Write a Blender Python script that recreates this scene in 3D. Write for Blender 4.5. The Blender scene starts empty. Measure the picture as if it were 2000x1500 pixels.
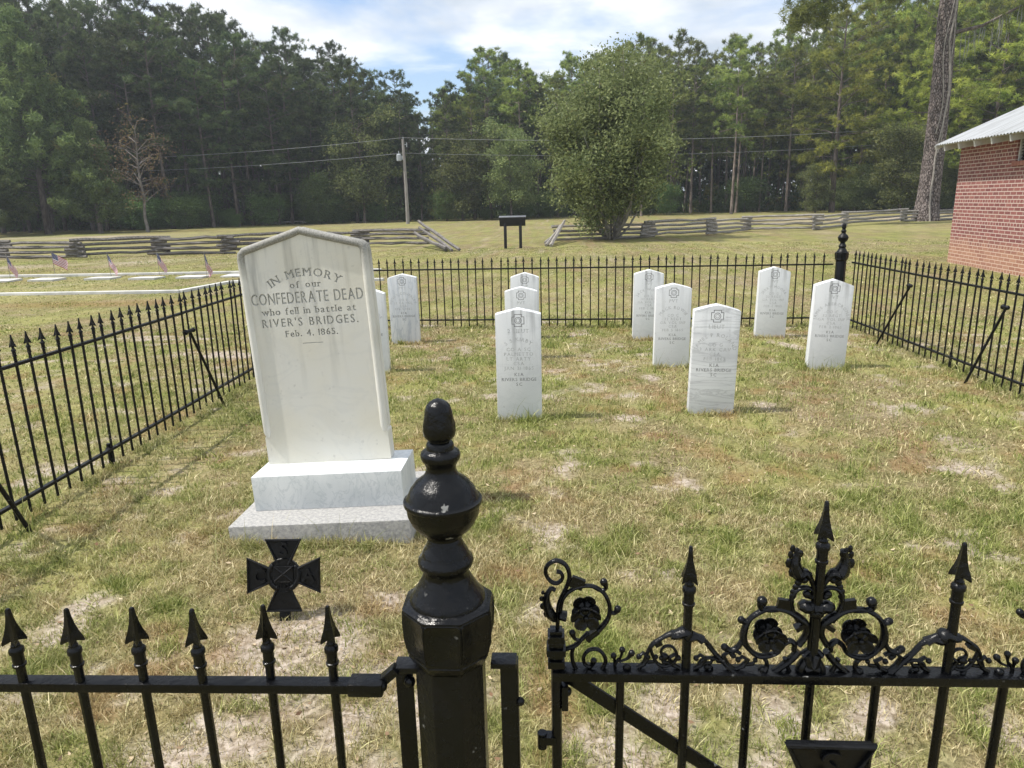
import bpy, bmesh, math, random
import numpy as np
from mathutils import Vector, Matrix
R = math.radians
scene = bpy.context.scene
COL = scene.collection
# ---------------------------------------------------------------- camera
cam = bpy.data.cameras.new('camera'); cam.sensor_width = 36; cam.lens = 25.2
cam.clip_start = .05; cam.clip_end = 2000
cam_ob = bpy.data.objects.new('camera', cam); COL.objects.link(cam_ob)
CM = Matrix.Rotation(R(3.3), 4, 'Z') @ Matrix.Rotation(R(90-14.3), 4, 'X') @ Matrix.Rotation(R(-1.35), 4, 'Z')
cam_ob.matrix_world = Matrix.Translation((0, 0, 1.6)) @ CM
scene.camera = cam_ob
# ---------------------------------------------------------------- sky, sun, exposure
SUN_EL, SUN_AZ = 60, 263          # azimuth clockwise from +Y: from the left, a touch in front
world = bpy.data.worlds.new('World'); scene.world = world; world.use_nodes = True
def build_world():
    nt = world.node_tree; N = nt.nodes; L = nt.links
    bg = N['Background']; bg.inputs['Strength'].default_value = .1
    sky = N.new('ShaderNodeTexSky'); sky.sky_type = 'NISHITA'; sky.sun_disc = False
    sky.sun_elevation = R(SUN_EL); sky.sun_rotation = R(SUN_AZ); sky.air_density = 1.0; sky.dust_density = 1.2
    tc = N.new('ShaderNodeTexCoord')
    sep = N.new('ShaderNodeSeparateXYZ'); L.new(tc.outputs['Generated'], sep.inputs[0])
    def math_(op, a, b):
        m = N.new('ShaderNodeMath'); m.operation = op
        for i, v in enumerate((a, b)):
            if isinstance(v, (int, float)): m.inputs[i].default_value = v
            elif v is not None: L.new(v, m.inputs[i])
        return m.outputs[0]
    den = math_('ADD', math_('MAXIMUM', sep.outputs[2], 0.0), .16)
    cb = N.new('ShaderNodeCombineXYZ')
    L.new(math_('DIVIDE', sep.outputs[0], den), cb.inputs[0]); L.new(math_('DIVIDE', sep.outputs[1], den), cb.inputs[1])
    mp = N.new('ShaderNodeMapping'); mp.inputs['Location'].default_value = SKY_OFF; L.new(cb.outputs[0], mp.inputs[0])
    n1 = N.new('ShaderNodeTexNoise'); n1.inputs['Scale'].default_value = .95; n1.inputs['Detail'].default_value = 9; n1.inputs['Roughness'].default_value = .56; n1.inputs['Distortion'].default_value = .25
    n2 = N.new('ShaderNodeTexNoise'); n2.inputs['Scale'].default_value = 1.7; n2.inputs['Detail'].default_value = 6
    L.new(mp.outputs[0], n1.inputs['Vector']); L.new(mp.outputs[0], n2.inputs['Vector'])
    r1 = N.new('ShaderNodeValToRGB'); r1.color_ramp.elements[0].position = .37; r1.color_ramp.elements[1].position = .51
    L.new(n1.outputs[0], r1.inputs[0])
    r2 = N.new('ShaderNodeValToRGB'); e = r2.color_ramp.elements
    e[0].position = .36; e[0].color = (5.2, 5.9, 6.8, 1); e[1].position = .62; e[1].color = (9.3, 9.5, 9.8, 1)
    L.new(n2.outputs[0], r2.inputs[0])
    mx = N.new('ShaderNodeMix'); mx.data_type = 'RGBA'
    L.new(r1.outputs[0], mx.inputs[0]); gn = N.new('ShaderNodeMix'); gn.data_type = 'RGBA'; gn.blend_type = 'MULTIPLY'; gn.inputs[0].default_value = 1; gn.inputs[7].default_value = (1.35, 1.4, 1.5, 1); L.new(sky.outputs[0], gn.inputs[6]); L.new(gn.outputs[2], mx.inputs[6]); L.new(r2.outputs[0], mx.inputs[7])
    L.new(mx.outputs[2], bg.inputs['Color'])
SKY_OFF = (3.1, 0.4, 0)
build_world()
sun = bpy.data.lights.new('sun', 'SUN'); sun.energy = 4.2; sun.angle = R(.53); sun.color = (1, .95, .87)
sun_ob = bpy.data.objects.new('sun', sun); COL.objects.link(sun_ob)
_d = Vector((math.sin(R(SUN_AZ))*math.cos(R(SUN_EL)), math.cos(R(SUN_AZ))*math.cos(R(SUN_EL)), math.sin(R(SUN_EL))))
sun_ob.rotation_euler = _d.to_track_quat('Z', 'Y').to_euler(); sun_ob.location = (-20, 0, 40)
vs = scene.view_settings; scene.display_settings.display_device = 'sRGB'
vs.view_transform = 'Standard'; vs.look = 'None'; vs.gamma = 1; vs.use_curve_mapping = False
vs.exposure = 0.35
scene.cycles.max_bounces = 8; scene.cycles.transparent_max_bounces = 8
# ---------------------------------------------------------------- helpers
rng = np.random.default_rng(7)
def tag(o, label=None, cat=None, group=None, kind=None):
    if label: o['label'] = label
    if cat: o['category'] = cat
    if group: o['group'] = group
    if kind: o['kind'] = kind
    return o
def empty(name, loc=(0,0,0), rot=(0,0,0)):
    o = bpy.data.objects.new(name, None); o.empty_display_size = .1; COL.objects.link(o)
    o.location = loc; o.rotation_euler = rot; return o
def link(name, me, mat=None, parent=None, loc=(0,0,0), rot=(0,0,0), scale=(1,1,1)):
    o = bpy.data.objects.new(name, me); COL.objects.link(o)
    if mat is not None and not me.materials:
        for m in (mat if isinstance(mat, (list, tuple)) else [mat]): me.materials.append(m)
    o.parent = parent; o.location = loc; o.rotation_euler = rot; o.scale = scale
    return o
def copy_tree(o, parent=None):
    c = o.copy(); COL.objects.link(c); c.parent = parent
    for ch in list(o.children): copy_tree(ch, c)
    return c
class MB:
    """collects simple shapes as raw vertices and faces"""
    def __init__(s): s.v = []; s.f = []; s.m = []
    def add(s, vs_, fs, mi=0):
        b = len(s.v); s.v += [tuple(v) for v in vs_]; s.f += [tuple(i+b for i in f) for f in fs]; s.m += [mi]*len(fs)
    def box(s, c, d, M=None, mi=0):
        x, y, z = (k/2 for k in d)
        P = [Vector((sx*x, sy*y, sz*z)) for sz in (-1, 1) for sx, sy in ((-1,-1),(1,-1),(1,1),(-1,1))]
        if M: P = [M @ p for p in P]
        P = [p+Vector(c) for p in P]
        s.add(P, [(3,2,1,0),(4,5,6,7),(0,1,5,4),(1,2,6,5),(2,3,7,6),(3,0,4,7)], mi)
    def tube(s, pts, rad, n=6, cap=True, mi=0, flat=1.0):
        pts = [Vector(p) for p in pts]; k = len(pts)
        if isinstance(rad, (int, float)): rad = [rad]*k
        T = [(pts[min(i+1, k-1)]-pts[max(i-1, 0)]).normalized() for i in range(k)]
        u = T[0].orthogonal().normalized(); V = []
        if flat != 1.0:
            u = T[0].cross(Vector((0,1,0)))
            u = u.normalized() if u.length > 1e-4 else T[0].orthogonal().normalized()
        for i in range(k):
            u = (u-T[i]*u.dot(T[i])); u = u.normalized() if u.length > 1e-6 else T[i].orthogonal().normalized()
            w = T[i].cross(u)
            for j in range(n):
                a = 2*math.pi*j/n
                V.append(pts[i]+(u*math.cos(a)+w*math.sin(a)*flat)*rad[i])
        F = [(i*n+j, i*n+(j+1) % n, (i+1)*n+(j+1) % n, (i+1)*n+j) for i in range(k-1) for j in range(n)]
        if cap: F += [tuple(range(n))[::-1], tuple((k-1)*n+j for j in range(n))]
        s.add(V, F, mi)
    def lathe(s, prof, n=24, c=(0,0,0), mi=0, rot=0, cap=True):
        V = [(c[0]+r*math.cos(2*math.pi*j/n+rot), c[1]+r*math.sin(2*math.pi*j/n+rot), c[2]+z) for z, r in prof for j in range(n)]
        k = len(prof); F = [(i*n+j, i*n+(j+1) % n, (i+1)*n+(j+1) % n, (i+1)*n+j) for i in range(k-1) for j in range(n)]
        if cap: F += [tuple(range(n))[::-1], tuple((k-1)*n+j for j in range(n))]
        s.add(V, F, mi)
    def ball(s, c, r, n=10, sc=(1,1,1), mi=0):
        k = max(4, n//2); V = [(c[0], c[1], c[2]-r*sc[2])]
        for i in range(1, k):
            t = math.pi*i/k
            for j in range(n):
                a = 2*math.pi*j/n; V.append((c[0]+r*sc[0]*math.sin(t)*math.cos(a), c[1]+r*sc[1]*math.sin(t)*math.sin(a), c[2]-r*sc[2]*math.cos(t)))
        V.append((c[0], c[1], c[2]+r*sc[2])); top = len(V)-1
        F = [(0, 1+(j+1) % n, 1+j) for j in range(n)]
        for i in range(k-2): F += [(1+i*n+j, 1+i*n+(j+1) % n, 1+(i+1)*n+(j+1) % n, 1+(i+1)*n+j) for j in range(n)]
        F += [(top, 1+(k-2)*n+j, 1+(k-2)*n+(j+1) % n) for j in range(n)]
        s.add(V, F, mi)
    def prism(s, poly, y0, y1, mi=0):
        """polygon in x,z (counter-clockwise seen from -y) extruded along y"""
        n = len(poly); V = [(x, y0, z) for x, z in poly]+[(x, y1, z) for x, z in poly]
        s.add(V, [tuple(range(n)), tuple(range(2*n-1, n-1, -1))]+[(i, i+n, (i+1) % n+n, (i+1) % n) for i in range(n)], mi)
    def mesh(s, name, smooth=False):
        me = bpy.data.meshes.new(name); me.from_pydata(s.v, [], s.f)
        if any(s.m): me.polygons.foreach_set('material_index', s.m)
        bm = bmesh.new(); bm.from_mesh(me); bmesh.ops.recalc_face_normals(bm, faces=bm.faces); bm.to_mesh(me); bm.free()
        if smooth:
            me.polygons.foreach_set('use_smooth', [True]*len(me.polygons))
            me.set_sharp_from_angle(angle=R(smooth if smooth is not True else 40))
        me.update(); return me
    def build(s, name, mat, parent=None, smooth=False, bevel=0, **k):
        me = s.mesh(name, smooth)
        if bevel:
            bm = bmesh.new(); bm.from_mesh(me)
            ed = [e for e in bm.edges if len(e.link_faces) == 2 and e.calc_face_angle() > R(30)]
            bmesh.ops.bevel(bm, geom=ed, offset=bevel, segments=2, affect='EDGES', profile=.6, clamp_overlap=True)
            bm.to_mesh(me); bm.free()
            me.polygons.foreach_set('use_smooth', [True]*len(me.polygons)); me.set_sharp_from_angle(angle=R(40))
        return link(name, me, mat, parent, **k)
def np_mesh(name, V, Q=None, T=None, colr=None, smooth=False):
    me = bpy.data.meshes.new(name); V = np.asarray(V, np.float32).reshape(-1, 3)
    me.vertices.add(len(V)); me.vertices.foreach_set('co', V.ravel())
    loops = []; starts = []; p = 0
    if Q is not None and len(Q):
        loops.append(Q.ravel()); starts.append(np.arange(len(Q))*4); p = len(Q)*4
    if T is not None and len(T):
        loops.append(T.ravel()); starts.append(p+np.arange(len(T))*3)
    lo = np.concatenate(loops).astype(np.int32); st = np.concatenate(starts).astype(np.int32)
    me.loops.add(len(lo)); me.loops.foreach_set('vertex_index', lo)
    me.polygons.add(len(st)); me.polygons.foreach_set('loop_start', st)
    me.update(calc_edges=True)
    if smooth: me.polygons.foreach_set('use_smooth', np.ones(len(st), bool))
    if colr is not None:
        a = me.attributes.new('Col', 'FLOAT_COLOR', 'POINT')
        c = np.ones((len(V), 4), np.float32); c[:, :3] = colr; a.data.foreach_set('color', c.ravel())
    me.validate(); return me
def vnoise(x, y, seed=0):
    xi = np.floor(x).astype(np.int64); yi = np.floor(y).astype(np.int64); fx = x-xi; fy = y-yi
    fx = fx*fx*(3-2*fx); fy = fy*fy*(3-2*fy)
    def h(a, b):
        n = (a*374761393+b*668265263+seed*1442695041) & 0x7fffffff
        n = ((n ^ (n >> 13))*1274126177) & 0x7fffffff
        return ((n ^ (n >> 16)) & 0xffff)/65535.
    return (h(xi, yi)*(1-fx)+h(xi+1, yi)*fx)*(1-fy)+(h(xi, yi+1)*(1-fx)+h(xi+1, yi+1)*fx)*fy
def fbm(x, y, s, seed=0, o=4):
    t = 0; a = 1; n = 0
    for i in range(o): t = t+a*vnoise(x*s+i*17.3, y*s+i*9.1, seed+i); n += a; a *= .55; s *= 2.03
    return t/n
# ---------------------------------------------------------------- materials
class NT:
    def __init__(s, name, rough=.7, spec=.3):
        s.m = bpy.data.materials.new(name); s.m.use_nodes = True
        s.t = s.m.node_tree; s.b = s.t.nodes['Principled BSDF']
        s.b.inputs['Roughness'].default_value = rough; s.b.inputs['Specular IOR Level'].default_value = spec
    def n(s, ty, **k):
        o = s.t.nodes.new(ty)
        for a, v in k.items(): setattr(o, a, v)
        return o
    def l(s, a, b): s.t.links.new(a, b)
    def obj(s): return s.n('ShaderNodeTexCoord').outputs['Object']
    def pos(s): return s.n('ShaderNodeNewGeometry').outputs['Position']
    def map(s, v, scale=(1,1,1), rot=(0,0,0), loc=(0,0,0)):
        o = s.n('ShaderNodeMapping'); s.l(v, o.inputs[0]); o.inputs['Scale'].default_value = scale
        o.inputs['Rotation'].default_value = rot; o.inputs['Location'].default_value = loc; return o.outputs[0]
    def noise(s, v, sc, d=4, ro=.5, dist=0):
        o = s.n('ShaderNodeTexNoise'); s.l(v, o.inputs['Vector']); o.inputs['Scale'].default_value = sc
        o.inputs['Detail'].default_value = d; o.inputs['Roughness'].default_value = ro; o.inputs['Distortion'].default_value = dist
        return o.outputs[0]
    def ramp(s, f, stops):
        o = s.n('ShaderNodeValToRGB'); s.l(f, o.inputs[0]); e = o.color_ramp.elements
        while len(e) < len(stops): e.new(.5)
        for i, (p, c) in enumerate(stops):
            e[i].position = p; e[i].color = (c, c, c, 1) if isinstance(c, (int, float)) else (*c, 1)
        return o.outputs[0]
    def mix(s, f, a, b, mode='MIX'):
        o = s.n('ShaderNodeMix', data_type='RGBA', blend_type=mode)
        for i, v in ((0, f), (6, a), (7, b)):
            if isinstance(v, (int, float)): o.inputs[i].default_value = v if i == 0 else (v, v, v, 1)
            elif isinstance(v, tuple): o.inputs[i].default_value = (*v, 1)
            else: s.l(v, o.inputs[i])
        return o.outputs[2]
    def math(s, op, a, b=0):
        o = s.n('ShaderNodeMath', operation=op)
        for i, v in enumerate((a, b)):
            if isinstance(v, (int, float)): o.inputs[i].default_value = v
            else: s.l(v, o.inputs[i])
        return o.outputs[0]
    def attr(s, name): return s.n('ShaderNodeAttribute', attribute_name=name).outputs['Color']
    def color(s, c):
        if isinstance(c, tuple): s.b.inputs['Base Color'].default_value = (*c, 1)
        else: s.l(c, s.b.inputs['Base Color'])
        return s
    def rough(s, r): s.l(r, s.b.inputs['Roughness']); return s
    def bump(s, h, st=.3, d=.01):
        o = s.n('ShaderNodeBump'); o.inputs['Strength'].default_value = st; o.inputs['Distance'].default_value = d
        s.l(h, o.inputs['Height']); s.l(o.outputs[0], s.b.inputs['Normal']); return s
def iron(name, rough=.3, specks=.55):
    m = NT(name, rough, .26); p = m.pos()
    sp = m.ramp(m.noise(p, 55, 2), [(.70, 0), (.74, 1)]); big = m.ramp(m.noise(p, 4, 2), [(specks, 0), (specks+.15, 1)])
    k = m.math('MULTIPLY', sp, big)
    base = m.mix(m.ramp(m.noise(p, 9, 4), [(.3, 0), (.8, 1)]), (.0022, .0025, .0032), (.006, .0063, .0075))
    m.color(m.mix(k, base, (.42, .42, .4)))
    m.rough(m.ramp(m.noise(p, 30, 4), [(.3, rough-.07), (.7, rough+.14)]))
    m.bump(m.math('ADD', m.noise(p, 90, 4, .6), m.math('MULTIPLY', m.noise(p, 24, 3, .5), 1.6)), .5, .0035); return m.m
IRON = iron('black_gloss_paint', .21, .58)
IRONF = iron('black_fence_paint', .38, .48)
def marble(name, base=(.74, .755, .77), vein=(.42, .46, .52), stretch=(2, 2, 9), amt=1.0, seed=0, rotv=(0, 0, 0), dirt=.75, warm=None):
    m = NT(name, .55, .35); o = m.map(m.obj(), loc=(seed*3.1, seed*1.7, seed*.9)); 
    v = m.noise(m.map(o, stretch, rotv), 1.5, 6, .55, 1.4)
    k = m.math('MULTIPLY', m.ramp(v, [(.46, 0), (.50, 1), (.54, 0)]), amt)
    cloud = m.ramp(m.noise(m.map(o, stretch, rotv), .9, 5), [(.42, 0), (.68, 1)])
    c = m.mix(m.math('MULTIPLY', cloud, .35*amt), base, vein); c = m.mix(m.math('MULTIPLY', k, .45), c, vein)
    # rain streaks of lichen running down from the top edge
    g = m.n('ShaderNodeTexCoord').outputs['Object']
    z = m.n('ShaderNodeSeparateXYZ'); m.l(g, z.inputs[0])
    top = m.ramp(z.outputs[2], [(.35, 0), (1.0, 1)]); 
    m.top = top
    st = m.ramp(m.noise(m.map(o, (26, 26, 1.6)), 1, 5), [(.50, 0), (.72, 1)])
    d = m.math('MULTIPLY', m.math('MULTIPLY', st, top), dirt)
    c = m.mix(d, c, (.16, .165, .165))
    if warm: c = m.mix(m.ramp(m.noise(o, 2.6, 5), [(.42, 0), (.75, .8)]), c, warm)
    sp = m.ramp(m.noise(o, 42, 3), [(.66, 0), (.76, .35)]); c = m.mix(sp, c, (.34, .33, .31))
    m.color(c); m.bump(m.noise(o, 130, 5, .6), .25, .0015); return m.m
WHITE = marble('old_white_marble', (.69, .68, .63), (.5, .51, .5), (2, 2, 3), .45, 2, dirt=.72, warm=(.68, .64, .52))
CROSSM = iron('black_cast_paint', .34, .7)
MOULD = None
PLINTH = marble('veined_white_marble', (.66, .68, .68), (.33, .38, .40), (9, 9, 5), .8, 5, (0, .5, 0), dirt=.0)
def mould():
    m = NT('lichen_topped_marble', .6, .3); o = m.obj(); z = m.n('ShaderNodeSeparateXYZ'); m.l(o, z.inputs[0])
    top = m.ramp(m.math('ADD', z.outputs[2], m.math('MULTIPLY', m.noise(o, 9, 4), .12)), [(1.06, 0), (1.0, 0)]) if False else m.ramp(m.math('SUBTRACT', m.math('ADD', z.outputs[2], m.math('MULTIPLY', m.noise(o, 9, 4), .14)), .35), [(.70, 0), (.84, 1)])
    sp = m.ramp(m.noise(o, 150, 4, .7), [(.25, .45), (.7, 1)])
    m.color(m.mix(m.math('MULTIPLY', top, sp), m.mix(m.ramp(m.noise(o, 4, 4), [(.4, 0), (.7, 1)]), (.70, .69, .64), (.60, .59, .53)), (.155, .15, .135)))
    m.bump(m.noise(o, 90, 5, .65), .5, .003); return m.m
MOULD = mould()
def simple(name, c1, c2, sc=8, rough=.8, bsc=60, bs=.3, bd=.004, spec=.3, lo=.35, hi=.65, stretch=(1,1,1), space='obj'):
    m = NT(name, rough, spec); o = m.obj() if space == 'obj' else m.pos(); q = m.map(o, stretch)
    m.color(m.mix(m.ramp(m.noise(q, sc, 5, .6), [(lo, 0), (hi, 1)]), c1, c2))
    m.bump(m.noise(q, bsc, 4, .6), bs, bd); return m.m
CONCRETE = simple('rough_concrete', (.44, .43, .41), (.27, .27, .27), 60, .9, 140, .9, .004)
LETTER_D = simple('dark_letter_paint', (.10, .10, .11), (.28, .28, .29), 30, .8)
LETTER_F = simple('faded_letter_paint', (.33, .34, .35), (.56, .57, .58), 45, .8)
ENGRAVE = simple('shaded_cut_marble', (.46, .46, .43), (.64, .64, .60), 40, .8)  # groove shade put into the colour: cut faces darker than the slab
CURB = simple('white_curb_stone', (.62, .61, .58), (.45, .45, .43), 3, .85)
RAIL = simple('backlit_weathered_wood', (.27, .25, .235), (.06, .057, .055), 5, .9, 9, .9, .02, stretch=(.5, 6, 6), lo=.3, hi=.7)  # grey weathered wood, its backlit darkness painted in for the left fence
RAILP = simple('lit_weathered_wood', (.42, .39, .355), (.085, .08, .074), 5, .9, 9, .9, .02, stretch=(.5, 6, 6), lo=.35, hi=.75)  # same weathered wood, sunlight painted in as a paler tone
BARKL = simple('sunlit_pine_bark', (.32, .26, .22), (.14, .11, .095), 2.2, .95, 6, 1, .05, stretch=(4, 4, 1), space='pos')  # paler copy of the pine bark, sunlight put into the colour
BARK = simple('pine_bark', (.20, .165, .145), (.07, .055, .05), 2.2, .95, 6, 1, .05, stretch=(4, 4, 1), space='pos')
PALEBARK = simple('pale_bark', (.36, .34, .31), (.16, .145, .13), 3, .9, 9, .6, .02, space='pos')
BLACKP = simple('matt_black_paint', (.012, .012, .013), (.02, .02, .022), 5, .55)
WOODP = simple('grey_pole_wood', (.34, .32, .30), (.22, .20, .19), 3, .9, 20, .5, .01, stretch=(6, 6, .6))
GREYM = simple('grey_enamel', (.42, .45, .48), (.36, .39, .42), 5, .45)
WIRE = simple('aluminium_wire', (.30, .31, .32), (.26, .27, .28), 5, .5)
VINE = simple('dry_vine', (.34, .31, .28), (.22, .2, .18), 6, .9, space='pos')
def foliage(name, c1, c2, tr=.3, rough=.6):
    m = NT(name, rough, .2); a = m.attr('Col')
    s = m.n('ShaderNodeSeparateColor'); m.l(a, s.inputs[0])
    oi = m.n('ShaderNodeObjectInfo').outputs['Random']
    c = m.mix(s.outputs[0], c1, c2)
    c = m.mix(m.math('MULTIPLY', s.outputs[1], 1.0), c, (.14, .12, .04))
    h = m.n('ShaderNodeHueSaturation'); m.l(c, h.inputs['Color'])
    m.l(m.math('ADD', m.math('MULTIPLY', oi, .75), .68), h.inputs['Value']); m.l(m.math('ADD', m.math('MULTIPLY', oi, .03), .485), h.inputs['Hue'])
    m.color(h.outputs[0])
    t = m.n('ShaderNodeBsdfTranslucent'); m.l(h.outputs[0], t.inputs[0])
    mx = m.n('ShaderNodeMixShader'); mx.inputs[0].default_value = tr
    m.l(m.b.outputs[0], mx.inputs[1]); m.l(t.outputs[0], mx.inputs[2]); m.l(mx.outputs[0], m.t.nodes['Material Output'].inputs[0])
    return m.m
PINE_D = foliage('shaded_pine_needles', (.034, .056, .022), (.135, .175, .062), .38)  # pine needles with woodland shade painted into the colour
PINE_Y = foliage('lit_yellow_pine_needles', (.14, .19, .035), (.50, .53, .115), .46)  # yellow green needles brightened, sunlight painted into the colour
PINE_M = foliage('green_pine_needles', (.08, .12, .03), (.34, .39, .10), .44)  # needle green brightened with painted-in sunlight for the right woods
CEDAR = foliage('cedar_sprays', (.055, .085, .028), (.18, .22, .07), .38)
OAKL = foliage('oak_leaves', (.075, .105, .035), (.26, .29, .11), .40)
MYRT = foliage('myrtle_leaves', (.075, .10, .035), (.28, .31, .13), .38)
BROAD = foliage('broad_leaves', (.07, .12, .035), (.20, .29, .09), .42)
RUST = foliage('rusty_leaves', (.08, .05, .035), (.19, .125, .07))
MOSSM = foliage('spanish_moss', (.16, .17, .15), (.26, .27, .24))
# ---------------------------------------------------------------- ground
def gh(x, y): return .03*(fbm(x, y, 1.1, 50, 3)-.5)
def patch(x, y, cx, cy, rx, ry): return np.clip(1.25-((x-cx)/rx)**2-((y-cy)/ry)**2, 0, 1)
def cover(x, y):
    """returns sand, green, rust fields in 0..1"""
    s = fbm(x, y, 3.1, 3, 4)+.35*(fbm(x, y, 9, 4, 2)-.5)
    sand = np.clip((s-.64)*6, 0, 1)*np.where(y < 9, .9, .35)
    for c in ((-3.6, 7.7, .8, .25), (-1.75, 9.45, .35, .12), (-.2, 9.6, .6, .1), (-5.1, 8.8, .6, .2), (-.55, 2.0, .35, .3), (-.95, 2.3, .3, .3), (.3, 1.9, .3, .25), (-.9, 1.7, .5, .2), (-15.4, 20.9, 2.6, .5), (-12.8, 22.2, 1.5, .3)):
        sand = np.maximum(sand, patch(x, y, *c)*np.clip((fbm(x, y, 6, 9, 3)-.3)*4, 0, 1))
    dr = patch(x, y, -30, 43.5, 12, 1.6)+patch(x, y, 21.5, 49, 7, 3)+patch(x, y, 9, 46, 12, 2.2)*.6  # pale path at left; second patch paints sunlit ground as a pale area
    sand = np.clip(sand+dr*np.clip((fbm(x, y, .5, 12, 3)-.2)*3, 0, 1), 0, 1)
    green = np.clip((.5*fbm(x, y, 1.3, 21, 4)+.5*fbm(x, y, 5.2, 25, 3)-.40)*3.6, 0, 1)
    rust = .75*np.clip((fbm(x, y, 4.6, 31, 4)-.57)*6, 0, 1)*np.where(y < 9.5, 1, .5)
    rust = np.maximum(rust, .8*patch(x, y, -8, 12.3, 2.6, .5)+.8*patch(x, y, -9, 28.5, 3, 1.2)*1.0)
    return sand, green, rust
def axis(lo, hi, a, b, st, gr=1.12):
    c = list(np.arange(a, b+1e-6, st)); d = st; x = b
    while x < hi: d = min(d*gr, 12); x += d; c.append(x)
    d = st; x = a; pre = []
    while x > lo: d = min(d*gr, 12); x -= d; pre.append(x)
    return np.array(pre[::-1]+c)
gx = axis(-150, 150, -4.5, 5, .045); gy = axis(-40, 170, .6, 10.2, .045)
GX, GY = np.meshgrid(gx, gy); gxf, gyf = GX.ravel(), GY.ravel()
sa, gr_, ru = cover(gxf, gyf)
nx, ny = len(gx), len(gy); ii = np.arange((nx-1)*(ny-1)); r_, c_ = ii//(nx-1), ii % (nx-1)
b_ = r_*nx+c_; Q = np.stack([b_, b_+1, b_+nx+1, b_+nx], 1)
m = NT('lawn_soil', .95, .1); P = m.pos(); sep = m.n('ShaderNodeSeparateColor'); m.l(m.attr('Col'), sep.inputs[0])
f1 = m.noise(P, 38, 4, .65); f2 = m.noise(m.map(P, (9, 9, 9)), 1, 5, .6)
f3 = m.noise(m.map(P, (1.1, .6, 1)), 1, 6, .6); f4 = m.noise(m.map(P, (.22, .12, 1)), 1, 5, .55)
thatch = m.mix(m.ramp(f1, [(.35, 0), (.65, 1)]), (.11, .085, .045), (.33, .265, .155))
lawn = m.mix(m.ramp(f1, [(.35, 0), (.65, 1)]), (.075, .095, .024), (.27, .285, .085))
c = m.mix(m.math('MULTIPLY', sep.outputs[1], .85), thatch, lawn)
c = m.mix(m.ramp(f3, [(.46, 0), (.62, .6)]), c, (.27, .27, .085)); c = m.mix(m.ramp(f4, [(.5, 0), (.66, .6)]), c, (.30, .285, .115))
f5 = m.noise(m.map(P, (2.6, 1.3, 1)), 1, 6, .65)
c = m.mix(m.ramp(f5, [(.48, 0), (.66, .55)]), c, (.115, .12, .04)); c = m.mix(m.ramp(f5, [(.30, .5), (.44, 0)]), c, (.37, .32, .18))
c = m.mix(m.math('MULTIPLY', sep.outputs[2], .6), c, (.24, .13, .065))
c = m.mix(m.math('MULTIPLY', m.ramp(f2, [(.58, 0), (.74, 1)]), .5), c, (.10, .09, .045))
sandc = m.mix(m.ramp(f1, [(.38, 0), (.6, 1)]), (.24, .19, .14), (.50, .43, .37))
sandc = m.mix(m.ramp(f2, [(.5, 0), (.7, .6)]), sandc, (.26, .20, .14))
c = m.mix(sep.outputs[0], c, sandc); m.color(c)
m.bump(m.math('ADD', f1, m.math('MULTIPLY', f2, 2)), .8, .02); SOIL = m.m
g = link('ground', np_mesh('ground', np.stack([gxf, gyf, gh(gxf, gyf)], 1), Q, None, np.stack([sa, gr_, ru], 1), True), SOIL)
tag(g, kind='structure')
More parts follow.
